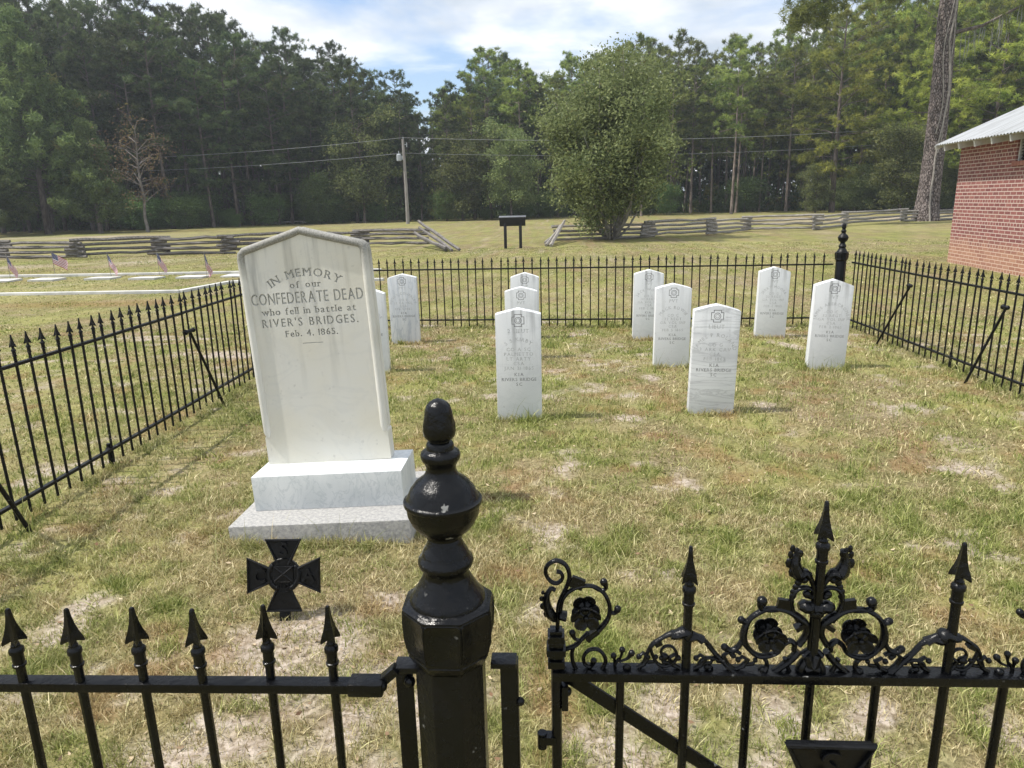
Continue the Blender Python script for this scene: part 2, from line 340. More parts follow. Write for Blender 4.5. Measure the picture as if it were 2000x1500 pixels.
# grass blades: one mesh, real geometry, blade colours are the blades' own
def blades(n, x0, x1, y0, y1, dens, hscale=1, wscale=1, seed=1, tall=False, pts=None):
    r = np.random.default_rng(seed)
    if pts is None: x = r.uniform(x0, x1, n); y = r.uniform(y0, y1, n)
    else: x, y = pts
    sand, green, rust = cover(x, y)
    tuft = fbm(x, y, 14, 77, 2)
    keep = r.random(n) < dens(x, y)*(1-.80*sand)*np.clip((tuft-.22)*3, .22, 1)
    # keep the wedge a viewer near the gate can see, and not under the monument
    keep &= (np.abs(x+.06*y) < .83*y+1.2) & ~((np.abs(x+1.14) < .44) & (np.abs(y-3.42) < .24))
    x, y, sand, green, rust, tuft = (a[keep] for a in (x, y, sand, green, rust, tuft)); n = len(x)
    gf = np.clip((fbm(x, y, 6.2, 91, 3)-.38)*3.2, 0, 1)
    h = (r.gamma(4, .0050, n)+.006)*(.55+.8*green*gf+.5*tuft)*hscale
    if tall: h = r.uniform(.10, .24, n)*hscale
    D = np.sqrt(x*x+y*y); w = (.0009+.00048*D)*r.uniform(.6, 1.4, n)*wscale*(.5 if tall else 1)
    a = r.uniform(0, 2*np.pi, n); lean = r.gamma(2, .38, n)*h*(1.0 if not tall else .55); la = r.uniform(0, 2*np.pi, n)
    z = gh(x, y)-.003
    ux, uy = np.cos(a)*w, np.sin(a)*w; lx, ly = np.cos(la)*lean, np.sin(la)*lean
    V = np.empty((n, 5, 3), np.float32)
    V[:, 0] = np.stack([x-ux, y-uy, z], 1); V[:, 1] = np.stack([x+ux, y+uy, z], 1)
    V[:, 2] = np.stack([x+ux*.75+lx*.35, y+uy*.75+ly*.35, z+h*.55], 1); V[:, 3] = np.stack([x-ux*.75+lx*.35, y-uy*.75+ly*.35, z+h*.55], 1)
    V[:, 4] = np.stack([x+lx, y+ly, z+h], 1)
    k = np.arange(n)*5; Qd = np.stack([k, k+1, k+2, k+3], 1); Tr = np.stack([k+3, k+2, k+4], 1)
    t = (r.random(n)**1.3)[:, None]; gm = np.clip(green*.5+gf*.7-.0+r.normal(0, .22, n), 0, 1)[:, None]
    straw = np.array([.27, .215, .10])*(1-t)+np.array([.90, .80, .50])*t
    grn = np.array([.12, .17, .03])*(1-t)+np.array([.47, .50, .165])*t
    rst = np.array([.25, .13, .055])*(1-t)+np.array([.46, .27, .11])*t
    c = straw*(1-gm)+grn*gm; rm = np.clip(rust*.6+r.normal(0, .12, n), 0, 1)[:, None]*(1-gm*.6)
    c = c*(1-rm)+rst*rm
    if tall: c = np.array([.19, .23, .07])*(1-t)+np.array([.46, .44, .2])*t
    return V.reshape(-1, 3), Qd, Tr, np.repeat(c, 5, 0)
parts = [blades(900000, -4.2, 4.9, 1.0, 10.2, lambda x, y: np.clip((2.4/np.hypot(x, y))**1.15, 0, 1)*1.0, seed=1),
         blades(420000, -2.6, 3.2, 1.0, 3.8, lambda x, y: .9+0*x, .9, .8, seed=2),
         blades(620000, -19, 19, 8.5, 26, lambda x, y: np.clip((11/np.hypot(x, y))**1.3, 0, 1), .55, 1.15, seed=3),
         blades(260000, -12, -3.6, 2.5, 10, lambda x, y: np.clip((5/np.hypot(x, y))**1.2, 0, 1), .7, 1.1, seed=5),
         blades(120000, 4.6, 10, 2.5, 10, lambda x, y: np.clip((5/np.hypot(x, y))**1.2, 0, 1), .7, 1.1, seed=6),
         blades(10000, -4.2, 4.9, 1.3, 7.5, lambda x, y: .10+.9*np.clip((fbm(x, y, 1.6, 61, 3)-.56)*9, 0, 1), seed=4, tall=True)]
r = np.random.default_rng(9)   # longer grass crowding stones and fence feet
px_, py_ = [], []
for gx0, gy0 in ((-.245, 5.15), (1.205, 5.28), (1.155, 6.83), (1.11, 8.26), (2.585, 6.72), (2.515, 8.26), (-.312, 7.33), (-1.727, 8.26), (-1.76, 6.74)):
    k = 420; e = r.random(k) < .55
    px_.append(np.where(e, gx0+r.uniform(-.2, .2, k), gx0+np.where(r.random(k) < .5, -.19, .19)+r.normal(0, .02, k))); py_.append(np.where(e, gy0-.012-np.abs(r.normal(0, .022, k)), gy0+r.uniform(0, .12, k)))
k = 2200; px_.append(r.uniform(-1.62, -.66, k)); py_.append(3.135-np.abs(r.normal(0, .03, k)))
for ax, ay, bx, by, k in ((-2.8, 1.6, -2.84, 9.2, 6000), (3.6, 8.8, 3.75, 3, 5000), (-2.8, 9.3, 3.4, 9.0, 3500)):
    q = r.random(k); px_.append(ax+(bx-ax)*q+r.normal(0, .05, k)); py_.append(ay+(by-ay)*q+r.normal(0, .05, k))
PX, PY = np.concatenate(px_), np.concatenate(py_)
parts.append(blades(len(PX), 0, 0, 0, 0, lambda x, y: 1+0*x, 1.7, .9, seed=12, pts=(PX, PY)))
off = 0; AV, AQ, AT, AC = [], [], [], []
for V, q, t, c in parts:
    AV.append(V); AQ.append(q+off); AT.append(t+off); AC.append(c); off += len(V)
m = NT('grass_blades', .55, .25); a = m.attr('Col'); m.color(a)
t = m.n('ShaderNodeBsdfTranslucent'); m.l(a, t.inputs[0]); mx = m.n('ShaderNodeMixShader'); mx.inputs[0].default_value = .3
m.l(m.b.outputs[0], mx.inputs[1]); m.l(t.outputs[0], mx.inputs[2]); m.l(mx.outputs[0], m.t.nodes['Material Output'].inputs[0])
gr = link('grass', np_mesh('grass', np.concatenate(AV), np.concatenate(AQ), np.concatenate(AT), np.concatenate(AC)), m.m)
tag(gr, 'patchy dry and green lawn grass growing over sandy ground', 'grass', kind='stuff')
# ---------------------------------------------------------------- lettering
_gc = {}
def glyph(ch):
    if ch in _gc: return _gc[ch]
    cu = bpy.data.curves.new('t', 'FONT'); cu.body = ch; cu.size = 1; cu.resolution_u = 3
    o = bpy.data.objects.new('t', cu); COL.objects.link(o)
    me = bpy.data.meshes.new_from_object(o.evaluated_get(bpy.context.evaluated_depsgraph_get()))
    bm = bmesh.new(); bm.from_mesh(me); bmesh.ops.remove_doubles(bm, verts=bm.verts, dist=1e-5)
    bmesh.ops.dissolve_limit(bm, angle_limit=.05, verts=bm.verts, edges=bm.edges)
    V = [(v.co.x, v.co.y) for v in bm.verts]; F = [tuple(v.index for v in f.verts) for f in bm.faces]
    E = [tuple(v.index for v in e.verts) for e in bm.edges if e.is_boundary]
    bm.free(); bpy.data.objects.remove(o); bpy.data.curves.remove(cu); bpy.data.meshes.remove(me)
    if V:
        x0 = min(v[0] for v in V); V = [(v[0]-x0, v[1]) for v in V]; w = max(v[0] for v in V)
    else: w = .25
    # slab serifs at the flat ends of stems
    S = []
    if V and ch.isalpha():
        ys = [v[1] for v in V]; lo, hi = 0.0, (max(ys))
        for a, b in E:
            (xa, ya), (xb, yb) = V[a], V[b]
            if abs(ya-yb) < .01 and .04 < abs(xa-xb) < .2 and (abs(ya-lo) < .015 or abs(ya-hi) < .015):
                x1, x2 = min(xa, xb)-.06, max(xa, xb)+.06
                y1, y2 = (ya, ya+.05) if abs(ya-lo) < .015 else (ya-.05, ya)
                S.append((x1, x2, y1, y2))
    _gc[ch] = (V, F, S, w); return _gc[ch]
def layout(txt, size, arc=None, gap=.12, sx=1.0):
    """list of (char, x, z, angle); arc = radius of an arch centred under the line"""
    W = [glyph(c)[3]*sx for c in txt]; tot = sum(W)+gap*(len(txt)-1); x = -tot/2; out = []
    for c, w in zip(txt, W):
        cx = (x+w/2)*size
        if arc: a = cx/arc; out.append((c, arc*math.sin(a), arc*(math.cos(a)-1), -a, w*size))
        else: out.append((c, cx, 0, 0, w*size))
        x += w+gap
    return out
def write(mb, txt, size, x, z, y, mi=0, arc=None, gap=.12, sx=1.0, serif=True, th=None, bold=0):
    """letters standing in the xz plane at depth y, facing -y; th -> solid of thickness th behind y"""
    for c, lx, lz, a, w in layout(txt, size, arc, gap, sx):
        V, F, S, gw = glyph(c)
        if not V: continue
        ca, sa_ = math.cos(a), math.sin(a)
        def T(p, yy):
            px, pz = (p[0]-gw/2)*size*sx, p[1]*size
            return (x+lx+px*ca-pz*sa_, yy, z+lz+px*sa_+pz*ca)
        n = len(V)
        if th is None:
            mb.add([T(p, y) for p in V], F, mi)
            if serif:
                for x1, x2, y1, y2 in S: mb.add([T(p, y-.00012) for p in ((x1, y1), (x2, y1), (x2, y2), (x1, y2))], [(0, 1, 2, 3)], mi)
        else:
            bnd = {}
            for f in F:
                for i in range(len(f)):
                    e = (f[i], f[(i+1) % len(f)]); bnd[e] = 1
            side = [(e[1], e[0], e[0]+n, e[1]+n) for e in bnd if (e[1], e[0]) not in bnd]
            mb.add([T(p, y) for p in V]+[T(p, y+th) for p in V], [tuple(f) for f in F]+[tuple(i+n for i in f[::-1]) for f in F]+side, mi)
            if serif:
                for x1, x2, y1, y2 in S:
                    q = [(x1, y1), (x2, y1), (x2, y2), (x1, y2)]
                    mb.add([T(p, y-.0004) for p in q]+[T(p, y+th-.0003) for p in q], [(0,1,2,3),(7,6,5,4),(0,4,5,1),(1,5,6,2),(2,6,7,3),(3,7,4,0)], mi)
# ---------------------------------------------------------------- upright gravestones
def emblem(mb, x, z, s, y, mi=0):
    """outlined cross with a wreath ring"""
    a, b, t = s*.5, s*.3, s*.055
    P = [(-b, a), (b, a), (b, b), (a, b), (a, -b), (b, -b), (b, -a), (-b, -a), (-b, -b), (-a, -b), (-a, b), (-b, b)]
    P = [(p[0]*1.0+(.07*s if False else 0), p[1]) for p in P]
    for i in range(12):
        p, q = Vector((P[i][0], 0, P[i][1])), Vector((P[(i+1) % 12][0], 0, P[(i+1) % 12][1])); d = (q-p).normalized()
        nn = Vector((d.z, 0, -d.x))*t/2; p = p-d*t/2; q = q+d*t/2
        mb.add([Vector((x, y-i*1e-5, z))+v for v in (p-nn, q-nn, q+nn, p+nn)], [(0, 1, 2, 3)], mi)
    for rr, tt in ((.27, .05), (.15, .035)):
        n = 24; V = []
        for i in range(n):
            u = 2*math.pi*i/n; V += [(x+math.cos(u)*s*(rr-tt/2), y-.0002, z+math.sin(u)*s*(rr-tt/2)), (x+math.cos(u)*s*(rr+tt/2), y-.0002, z+math.sin(u)*s*(rr+tt/2))]
        mb.add(V, [(2*i, 2*i+1, (2*i+3) % (2*n), (2*i+2) % (2*n)) for i in range(n)], mi)
def gravestone(x, y, hs, ha, label, lines, name_, rank, yaw=0, lean=0, back=0, mt=None, w=.335, d=.10, seed=0):
    t = empty('gravestone', (x, y+d/2, 0), (R(back), R(lean), R(yaw)))
    tag(t, label, 'gravestone', 'white upright gravestones inside the iron fence')
    mb = MB(); hw = w/2; n = 8
    pts = [(-hw, -.12), (hw, -.12), (hw, hs)]+[(hw*(1-2*i/n), hs+(ha-hs)*(1-abs(1-2*i/n))**.86) for i in range(1, n)]+[(-hw, hs)]
    mb.prism(pts, -d/2, d/2); s = mb.build('marble_slab', mt or MARB[seed % len(MARB)], t, bevel=.004)
    f = -d/2-.0007; q = MB(); emblem(q, 0, ha-.075-.008, .088, f)
    q.build('carved_emblem', LETTER_D, t)
    z = ha-.175
    def line(txt, size, zz, mi, **k):
        q = MB(); write(q, txt, size, 0, zz, f, 0, **k); q.build('inscription_line', LETTER_D if mi else LETTER_F, t)
    line(rank, .042, z, 0, gap=.16)
    line(name_, .038, z-.048-(.0 if len(name_) < 9 else .012), 0, arc=.16 if len(name_) < 9 else .135, gap=.2)
    zz = z-.135
    for L in lines: line(L, .036, zz, 0, gap=.22); zz -= .0355
    zz -= .012
    for L in ('KIA', 'RIVERS BRIDGE', 'SC'):
        line(L, .034, zz, 1, gap=.17 if len(L) > 3 else .3); zz -= .037
    return t
MARB = [marble('grey_veined_marble_%s' % n, (.74, .755, .775), v, st, am, sd, ro, dirt=dt) for n, v, st, am, sd, ro, dt in (
    ('plain', (.55, .57, .60), (1.5, 1.5, 5), .5, 1, (0, .5, 0), .75), ('banded', (.32, .33, .35), (1.2, 1.2, 9), 1.0, 3, (0, .06, 0), .35),
    ('streaked', (.36, .41, .49), (10, 10, 1.6), 1.1, 6, (0, -.25, 0), .3), ('clean', (.58, .60, .62), (2, 2, 4), .35, 9, (0, .9, 0), .55), ('stained', (.5, .52, .55), (2, 2, 3), .4, 12, (0, .3, 0), 1.0))]
GS = [
 (-.245, 5.17, .80, .84, 'nearest gravestone of the middle column, marked 2 LIEUT, its top edge grey with lichen', ['CO A SC', 'PALMETTO', 'LT ARTY', 'CSA', 'JAN 31 1865'], 'S S KIRBY', '2 LIEUT', 1, 0, 0, 4),
 (1.205, 5.30, .785, .83, 'gravestone with dark horizontal bands across its marble, marked LIEUT', ['CO G', '3 ARK CAV', 'CSA', 'FEB 1865'], 'JAMES P ROLAND', 'LIEUT', -3, 1.3, 0, 1),
 (1.155, 6.85, .765, .81, 'clean pale gravestone half behind the dark banded one, marked FEB 5 1865', ['CO C', '32 REGT', 'GA VOL INF', 'CSA', 'FEB 5 1865'], 'MACK BOWIE', 'PVT', -1, .4, 0, 3),
 (1.11, 8.28, .76, .81, 'streaky gravestone in the back row, its right side hidden behind a nearer stone', ['CO C', '32 REGT', 'GA VOL INF', 'CSA', 'FEB 2 1865'], 'JACK WOODS', 'PVT', -2, .6, 0, 4),
 (2.585, 6.74, .78, .838, 'rightmost gravestone, tilted right, with a long arched name and lichen under its top', ['CO C', '32 REGT', 'GA VOL INF', 'CSA', 'FEB 2 1865'], 'JAMES ABERCROMBIE', 'PVT', -4, 1.6, 0, 4),
 (2.515, 8.28, .76, .815, 'gravestone alone in front of the back fence, left of the ball topped corner post', ['CO G', '32 REGT', 'GA VOL INF', 'CSA', 'FEB 2 1865'], 'JERRY MOORE', 'PVT', -3, 1.1, 0, 4),
 (-.312, 7.35, .70, .745, 'second gravestone from the front in the middle column, only its upper part showing', ['CO C', '32 REGT', 'CSA', 'FEB 1865'], 'GEORGE DODD', 'PVT', 1, 0, 0, 3),
 (-.317, 8.45, .73, .785, 'farthest gravestone of the middle column, top only, dark chip on its left shoulder', ['CO C', '32 REGT', 'CSA', 'FEB 1865'], 'WM BROWN', 'PVT', 0, .5, 0, 4),
 (-1.727, 8.28, .765, .81, 'gravestone with blue grey veins just right of the big memorial', ['CO E', '32 GA VOL', 'CSA', 'FEB 5 1865'], 'HENRY COVERLEY', 'PVT', 3, -.6, 0, 2),
 (-1.76, 6.76, .77, .83, 'gravestone mostly hidden behind the big memorial, only its right edge showing', ['CO A', 'CSA', 'FEB 1865'], 'JOHN GOODE', 'PVT', 3, -.4, 0, 3)]
for (x, y, hs, ha, lab, ln, nm, rk, yaw, lean, back, sd) in GS: gravestone(x, y, hs, ha, lab, ln, nm, rk, yaw, lean, back, seed=sd)
# ---------------------------------------------------------------- big memorial
MON = empty('memorial_monument', (-1.138, 3.340, 0))
# tilt order matches: pitch, then roll, then yaw
MON.rotation_mode = 'XYZ'; MON.rotation_euler = (-.0287, -.0404, .0124)
tag(MON, 'big leaning white marble memorial with a pointed top on a stepped base', 'monument')
mb = MB(); mb.box((0, .16, -.05), (.90, .705, .30)); mb.build('concrete_base', CONCRETE, MON, bevel=.006)
T0 = .100; mb = MB(); mb.box((0, .176, T0+.092), (.774, .352, .184)); mb.build('marble_plinth', PLINTH, MON, bevel=.004)

Ws, hs, ha, ds = .3306, 1.127, 1.2295, .105; TP = T0+.184
def slabM(): return Matrix.Translation((-.035, .186, TP)) @ Matrix.Rotation(-.0088, 4, 'Y') @ Matrix.Rotation(.0081, 4, 'X')
mb = MB(); bz = .15; iw = Ws-.028
ph = lambda w: hs+(ha-hs)*(1-w/Ws)
out = [(-Ws, .0), (Ws, .0), (Ws, bz), (iw, bz+.035), (iw, ph(iw)-.03), (0, ha-.032), (-iw, ph(iw)-.03), (-iw, bz+.035), (-Ws, bz)]
mb.prism([(p[0], p[1]) for p in out], .013, ds); body = mb.build('marble_slab', WHITE, MON); body.matrix_local = slabM()
# carve the inscription
cut = MB(); cx = -.004
def eng(txt, size, z, **k):
    write(cut, txt, size, cx-.0008, z, .009, th=.0125, **k); write(cut, txt, size, cx+.0009, z+.0003, .0093, th=.0117, **k)
eng('IN MEMORY', .058, .985, arc=.33, gap=.19, sx=1.06, bold=1)
eng('of our', .048, .928, gap=.22, bold=1)
eng('CONFEDERATE DEAD', .083, .852, gap=.105, sx=.63, serif=False, bold=1)
eng('who fell in battle at', .050, .797, gap=.155, bold=1)
eng("RIVER'S BRIDGES.", .061, .736, gap=.2, sx=.84, serif=False, bold=1)
eng('Feb. 4. 1865.', .047, .682, gap=.16, bold=1)
cut.box((cx, .013, .645), (.105, .009, .0035))
cme = cut.mesh('cut'); cme.materials.append(WHITE); cme.materials.append(ENGRAVE)
cme.polygons.foreach_set('material_index', [1]*len(cme.polygons))
cutter = bpy.data.objects.new('cutter', cme); COL.objects.link(cutter); cutter.matrix_world = body.matrix_world
def carve(target, cutter):
    bpy.context.view_layer.update(); cutter.matrix_world = target.matrix_world.copy(); bpy.context.view_layer.update()
    target.data.materials.append(ENGRAVE)
    md = target.modifiers.new('b', 'BOOLEAN'); md.object = cutter; md.operation = 'DIFFERENCE'; md.solver = 'EXACT'; md.use_self = True
    try: md.material_mode = 'TRANSFER'
    except Exception: pass
    bpy.context.view_layer.update()
    me = bpy.data.meshes.new_from_object(target.evaluated_get(bpy.context.evaluated_depsgraph_get()))
    n0 = len(target.data.polygons); target.modifiers.remove(md); print('CARVE', n0, len(me.polygons), [m.name for m in me.materials])
    if len(me.polygons) > n0+200: target.data = me
carve(body, cutter); bpy.data.objects.remove(cutter)
# rounded moulding round the edge: two rolls with a groove between
def roll(y, r, inset, name):
    w = Ws-inset; zt = hs-.02; P = []
    P.append((-w, y, bz+.004)); 
    for k in range(9): P.append((-w+.006*math.sin(k*.9)*0, y, bz+.03+(zt-bz-.05)*k/8))
    P += [(-w+.004, y, zt+.004), (-w+.02, y, zt+.019)]
    apex = ha-.017-inset*.3
    for k in range(1, 8): f = k/8; P.append((-(w-.02)*(1-f), y, zt+.019+(apex-zt-.019)*f))
    P.append((0, y, apex+.002)); P += [(-p[0], p[1], p[2]) for p in P[:-1][::-1]]
    m_ = MB(); m_.tube(P, [r*.55]+[r]*(len(P)-2)+[r*.55], 14); o = m_.build(name, MOULD, MON, smooth=60); o.matrix_local = slabM()
roll(.017, .0195, .017, 'front_moulding'); roll(ds-.016, .016, .015, 'rear_moulding')
mb = MB(); w = Ws-.012; mb.prism([(-w, bz), (w, bz), (w, hs-.022), (0, ha-.022), (-w, hs-.022)], .026, ds-.02)
o = mb.build('side_face', WHITE, MON); o.matrix_local = slabM()
SCROLL = {
'A':[(0.0051,0.8596,0.003),(0.0061,0.8836,0.0035),(0.0073,0.9102,0.0035),(0.0121,0.9279,0.0035),(0.0222,0.9512,0.0035),(0.0269,0.9715,0.0035),(0.0208,0.9915,0.0035),(0.0048,1.0005,0.0035),(-0.0107,0.9913,0.0035),(-0.014,0.9755,0.0033),(-0.0058,0.9612,0.0033),(0.0058,0.9575,0.0033),(0.015,0.9671,0.003),(0.0124,0.9771,0.003),(0.0047,0.9799,0.0035)],
'B':[(0.0107,0.9029,0.0035),(0.0147,0.925,0.0033),(0.0278,0.9426,0.0033),(0.0486,0.952,0.0033),(0.0693,0.951,0.0033),(0.0849,0.9401,0.0033),(0.0942,0.9227,0.0033),(0.0969,0.9052,0.0035),(0.0932,0.8874,0.004),(0.0803,0.8695,0.0045),(0.0672,0.8573,0.005),(0.0593,0.8452,0.0045)],
'Bt1':[(0.0667,0.951,0.0025),(0.081,0.9436,0.0028),(0.09,0.9488,0.0033),(0.086,0.9598,0.006)],
'Bt2':[(0.0951,0.9037,0.003),(0.1048,0.8999,0.0033),(0.1107,0.9082,0.0055)],
'C':[(0.0182,0.8265,0.0033),(0.0382,0.8359,0.0035),(0.0487,0.8481,0.0035),(0.0593,0.8602,0.004)],
'Ct':[(0.0488,0.8451,0.0025),(0.0368,0.848,0.0028),(0.0316,0.8599,0.0053)],
'Cv':[(0.0382,0.8389,0.003),(0.0315,0.8237,0.0033),(0.0323,0.8023,0.0035),(0.0408,0.7839,0.0038),(0.0542,0.7755,0.0038),(0.0756,0.7798,0.0038),(0.0888,0.7969,0.0035),(0.0892,0.8122,0.0033),(0.0779,0.8267,0.003),(0.062,0.8265,0.003),(0.052,0.8133,0.003),(0.0536,0.798,0.003),(0.0635,0.7929,0.003),(0.0696,0.8043,0.005)],
'leafA':[(0.0027,0.8835,0.003),(-0.0052,0.8953,0.008),(-0.0116,0.9101,0.0075),(-0.0135,0.9247,0.006),(-0.0113,0.9365,0.0045),(-0.0047,0.9467,0.0035),(0.0018,0.9438,0.0033)],
'knotA':[(0.0093,0.8955,0.007),(0.0211,0.8926,0.008)],
'D':[(0.224,0.8621,0.004),(0.2033,0.8604,0.005),(0.1854,0.8497,0.004),(0.1726,0.8391,0.0045),(0.165,0.8254,0.0038),(0.1576,0.804,0.0035),(0.1474,0.7855,0.0035),(0.1317,0.7745,0.0033),(0.117,0.7773,0.0033),(0.107,0.7911,0.0033),(0.11,0.8034,0.003),(0.1139,0.8095,0.0025)],
'D1':[(0.1061,0.7941,0.0025),(0.106,0.8064,0.0028),(0.1045,0.8149,0.005)],
'D2':[(0.114,0.8034,0.0023),(0.1183,0.8172,0.0028),(0.1194,0.8272,0.005)],
'D3':[(0.1153,0.8034,0.0023),(0.1284,0.8097,0.0028),(0.1362,0.8205,0.0053)],
'D4':[(0.1129,0.785,0.0023),(0.1209,0.7851,0.003),(0.1282,0.792,0.0068)],
'Ev':[(0.1688,0.8315,0.0035),(0.1732,0.8164,0.0035),(0.1815,0.8013,0.0035),(0.1948,0.7954,0.0035),(0.2104,0.8032,0.0035),(0.2156,0.8185,0.0033),(0.2067,0.8344,0.003),(0.1936,0.8348,0.003),(0.1874,0.8242,0.003),(0.1943,0.8143,0.006)],
'Ef':[(0.1843,0.7952,0.003),(0.1952,0.7831,0.0063),(0.207,0.7849,0.0045)],
'kn':[(0.2034,0.8589,0.0085),(0.2138,0.859,0.0096),(0.2291,0.8652,0.0113),(0.2334,0.8548,0.0113),(0.2477,0.855,0.0075),(0.2583,0.8491,0.0091)],
'F':[(0.2396,0.8623,0.005),(0.2582,0.8506,0.0055),(0.2717,0.8388,0.0035),(0.2815,0.8239,0.0033),(0.294,0.8075,0.0033),(0.3107,0.7879,0.0033)],
'Fv':[(0.3022,0.8,0.0035),(0.2834,0.8113,0.0035),(0.2651,0.8122,0.0033),(0.2538,0.8008,0.003),(0.2545,0.784,0.003),(0.2667,0.7744,0.003),(0.2774,0.7829,0.0028),(0.2763,0.7951,0.003),(0.2684,0.7949,0.005)],
'G':[(0.2661,0.8415,0.0035),(0.2819,0.8216,0.004),(0.3002,0.8017,0.0045),(0.3161,0.7845,0.0055),(0.329,0.7774,0.006),(0.3515,0.7748,0.0045),(0.3761,0.781,0.0045),(0.3973,0.7973,0.005),(0.4134,0.8133,0.0055),(0.4245,0.8292,0.0055)],
'Gr':[(0.4237,0.8406,0.005),(0.4344,0.8605,0.005),(0.4341,0.8802,0.0055),(0.4196,0.8953,0.0065),(0.3994,0.9071,0.0043),(0.3725,0.9115,0.004),(0.3536,0.9044,0.004),(0.3374,0.8903,0.004),(0.3299,0.8706,0.0055),(0.3293,0.8508,0.006),(0.3382,0.8338,0.0045),(0.3538,0.8197,0.0045),(0.3712,0.8185,0.0043),(0.3879,0.8259,0.004),(0.3968,0.8403,0.0038),(0.4084,0.8489,0.0043),(0.4167,0.8419,0.0043),(0.4159,0.8291,0.0035)],
'Gl':[(0.3274,0.8508,0.004),(0.3208,0.8365,0.004),(0.3088,0.8292,0.0038),(0.2974,0.8347,0.0058)],
'Gt1':[(0.3848,0.908,0.003),(0.3678,0.9087,0.0038),(0.3542,0.9141,0.0045),(0.3566,0.9252,0.008)],
'Gt2':[(0.3419,0.8959,0.003),(0.3327,0.8861,0.0038),(0.3233,0.8888,0.0058)],
'Gh':[(0.4201,0.8884,0.005),(0.4104,0.9049,0.004),(0.4052,0.927,0.0038),(0.4122,0.9461,0.0035),(0.4273,0.9522,0.0035),(0.4397,0.9464,0.0033),(0.4395,0.9341,0.0035),(0.4307,0.9395,0.0065)],
'Gleaf':[(0.4082,0.9187,0.005),(0.3934,0.9241,0.0111),(0.3836,0.9268,0.0075)],
'Gs':[(0.4431,0.8266,0.0038),(0.4426,0.855,0.0038),(0.4431,0.8886,0.0038),(0.4429,0.9218,0.0038),(0.4419,0.9491,0.0038),(0.4345,0.968,0.0045),(0.4252,0.98,0.0065),(0.4146,0.9786,0.0101),(0.4075,0.9947,0.0085),(0.4087,1.0106,0.0055),(0.4114,1.0212,0.0055)],
'Gb':[(0.4287,0.9652,0.003),(0.4238,0.9674,0.0063)],
'cross':[(0.4181,0.9161,0.005),(0.4289,0.9162,0.0101),(0.4422,0.9149,0.0075),(0.4567,0.9137,0.0106)],
'tul':[(0.4325,0.8208,0.006),(0.444,0.8309,0.004),(0.4562,0.8154,0.005),(0.4652,0.7954,0.0075),(0.4676,0.7809,0.005)],
'tul2':[(0.4396,0.8237,0.0075),(0.4461,0.8037,0.0101),(0.4591,0.7953,0.0085)],
'f1':[(0.3612,0.8198,0.0035),(0.3706,0.8084,0.0035),(0.3721,0.7969,0.004),(0.366,0.7904,0.0075)],
'f2':[(0.4022,0.8146,0.0035),(0.4076,0.7974,0.0035),(0.4157,0.7816,0.0035)],
'c1':[(0.3169,0.8163,0.0025),(0.3079,0.822,0.003),(0.3163,0.8278,0.003),(0.3252,0.8222,0.003)],}
# ---------------------------------------------------------------- iron fence pieces
def star(mb, z0, rings, c=(0, 0)):
    V = []
    for zo, ro, zi, ri in rings:
        for j in range(8):
            a = math.pi*j/4+.35; r_, z_ = (ro, zo) if j % 2 == 0 else (ri, zi)
            V.append((c[0]+r_*math.cos(a), c[1]+r_*math.sin(a), z0+z_))
    k = len(rings); F = [(i*8+j, i*8+(j+1) % 8, (i+1)*8+(j+1) % 8, (i+1)*8+j) for i in range(k-1) for j in range(8)]
    mb.add(V, F+[tuple(range(8))[::-1], tuple((k-1)*8+j for j in range(8))])
SPEAR = [(.010, .0055, .010, .0055), (.004, .0178, .0105, .0065), (.0065, .0190, .012, .0080), (.014, .0170, .018, .0078), (.026, .0122, .028, .0062), (.040, .0082, .041, .0050), (.055, .0055, .055, .0038), (.068, .0042, .068, .0034), (.070, .0028, .070, .0026)]
def bar_mesh(z0, z1, r=.0078, n=8):
    mb = MB(); mb.tube([(0, 0, z0), (0, 0, z1)], r, n)
    mb.lathe([(z1-.042, r), (z1-.041, .0108), (z1-.0365, .0112), (z1-.0355, .0094), (z1-.016, .0094), (z1-.015, .0118), (z1-.008, .0120), (z1-.005, .0098), (z1-.002, .0070), (z1+.010, .0052)], 12)
    return mb.mesh('picket', 38)
def spear_mesh():
    mb = MB(); star(mb, 0, SPEAR); return mb.mesh('spearhead', 25)
SPM = spear_mesh(); SPM.materials.append(IRON)
PBM = bar_mesh(.035, .880); PBM.materials.append(IRON)
SPF = SPM.copy(); SPF.materials[0] = IRONF; PBF = PBM.copy(); PBF.materials[0] = IRONF
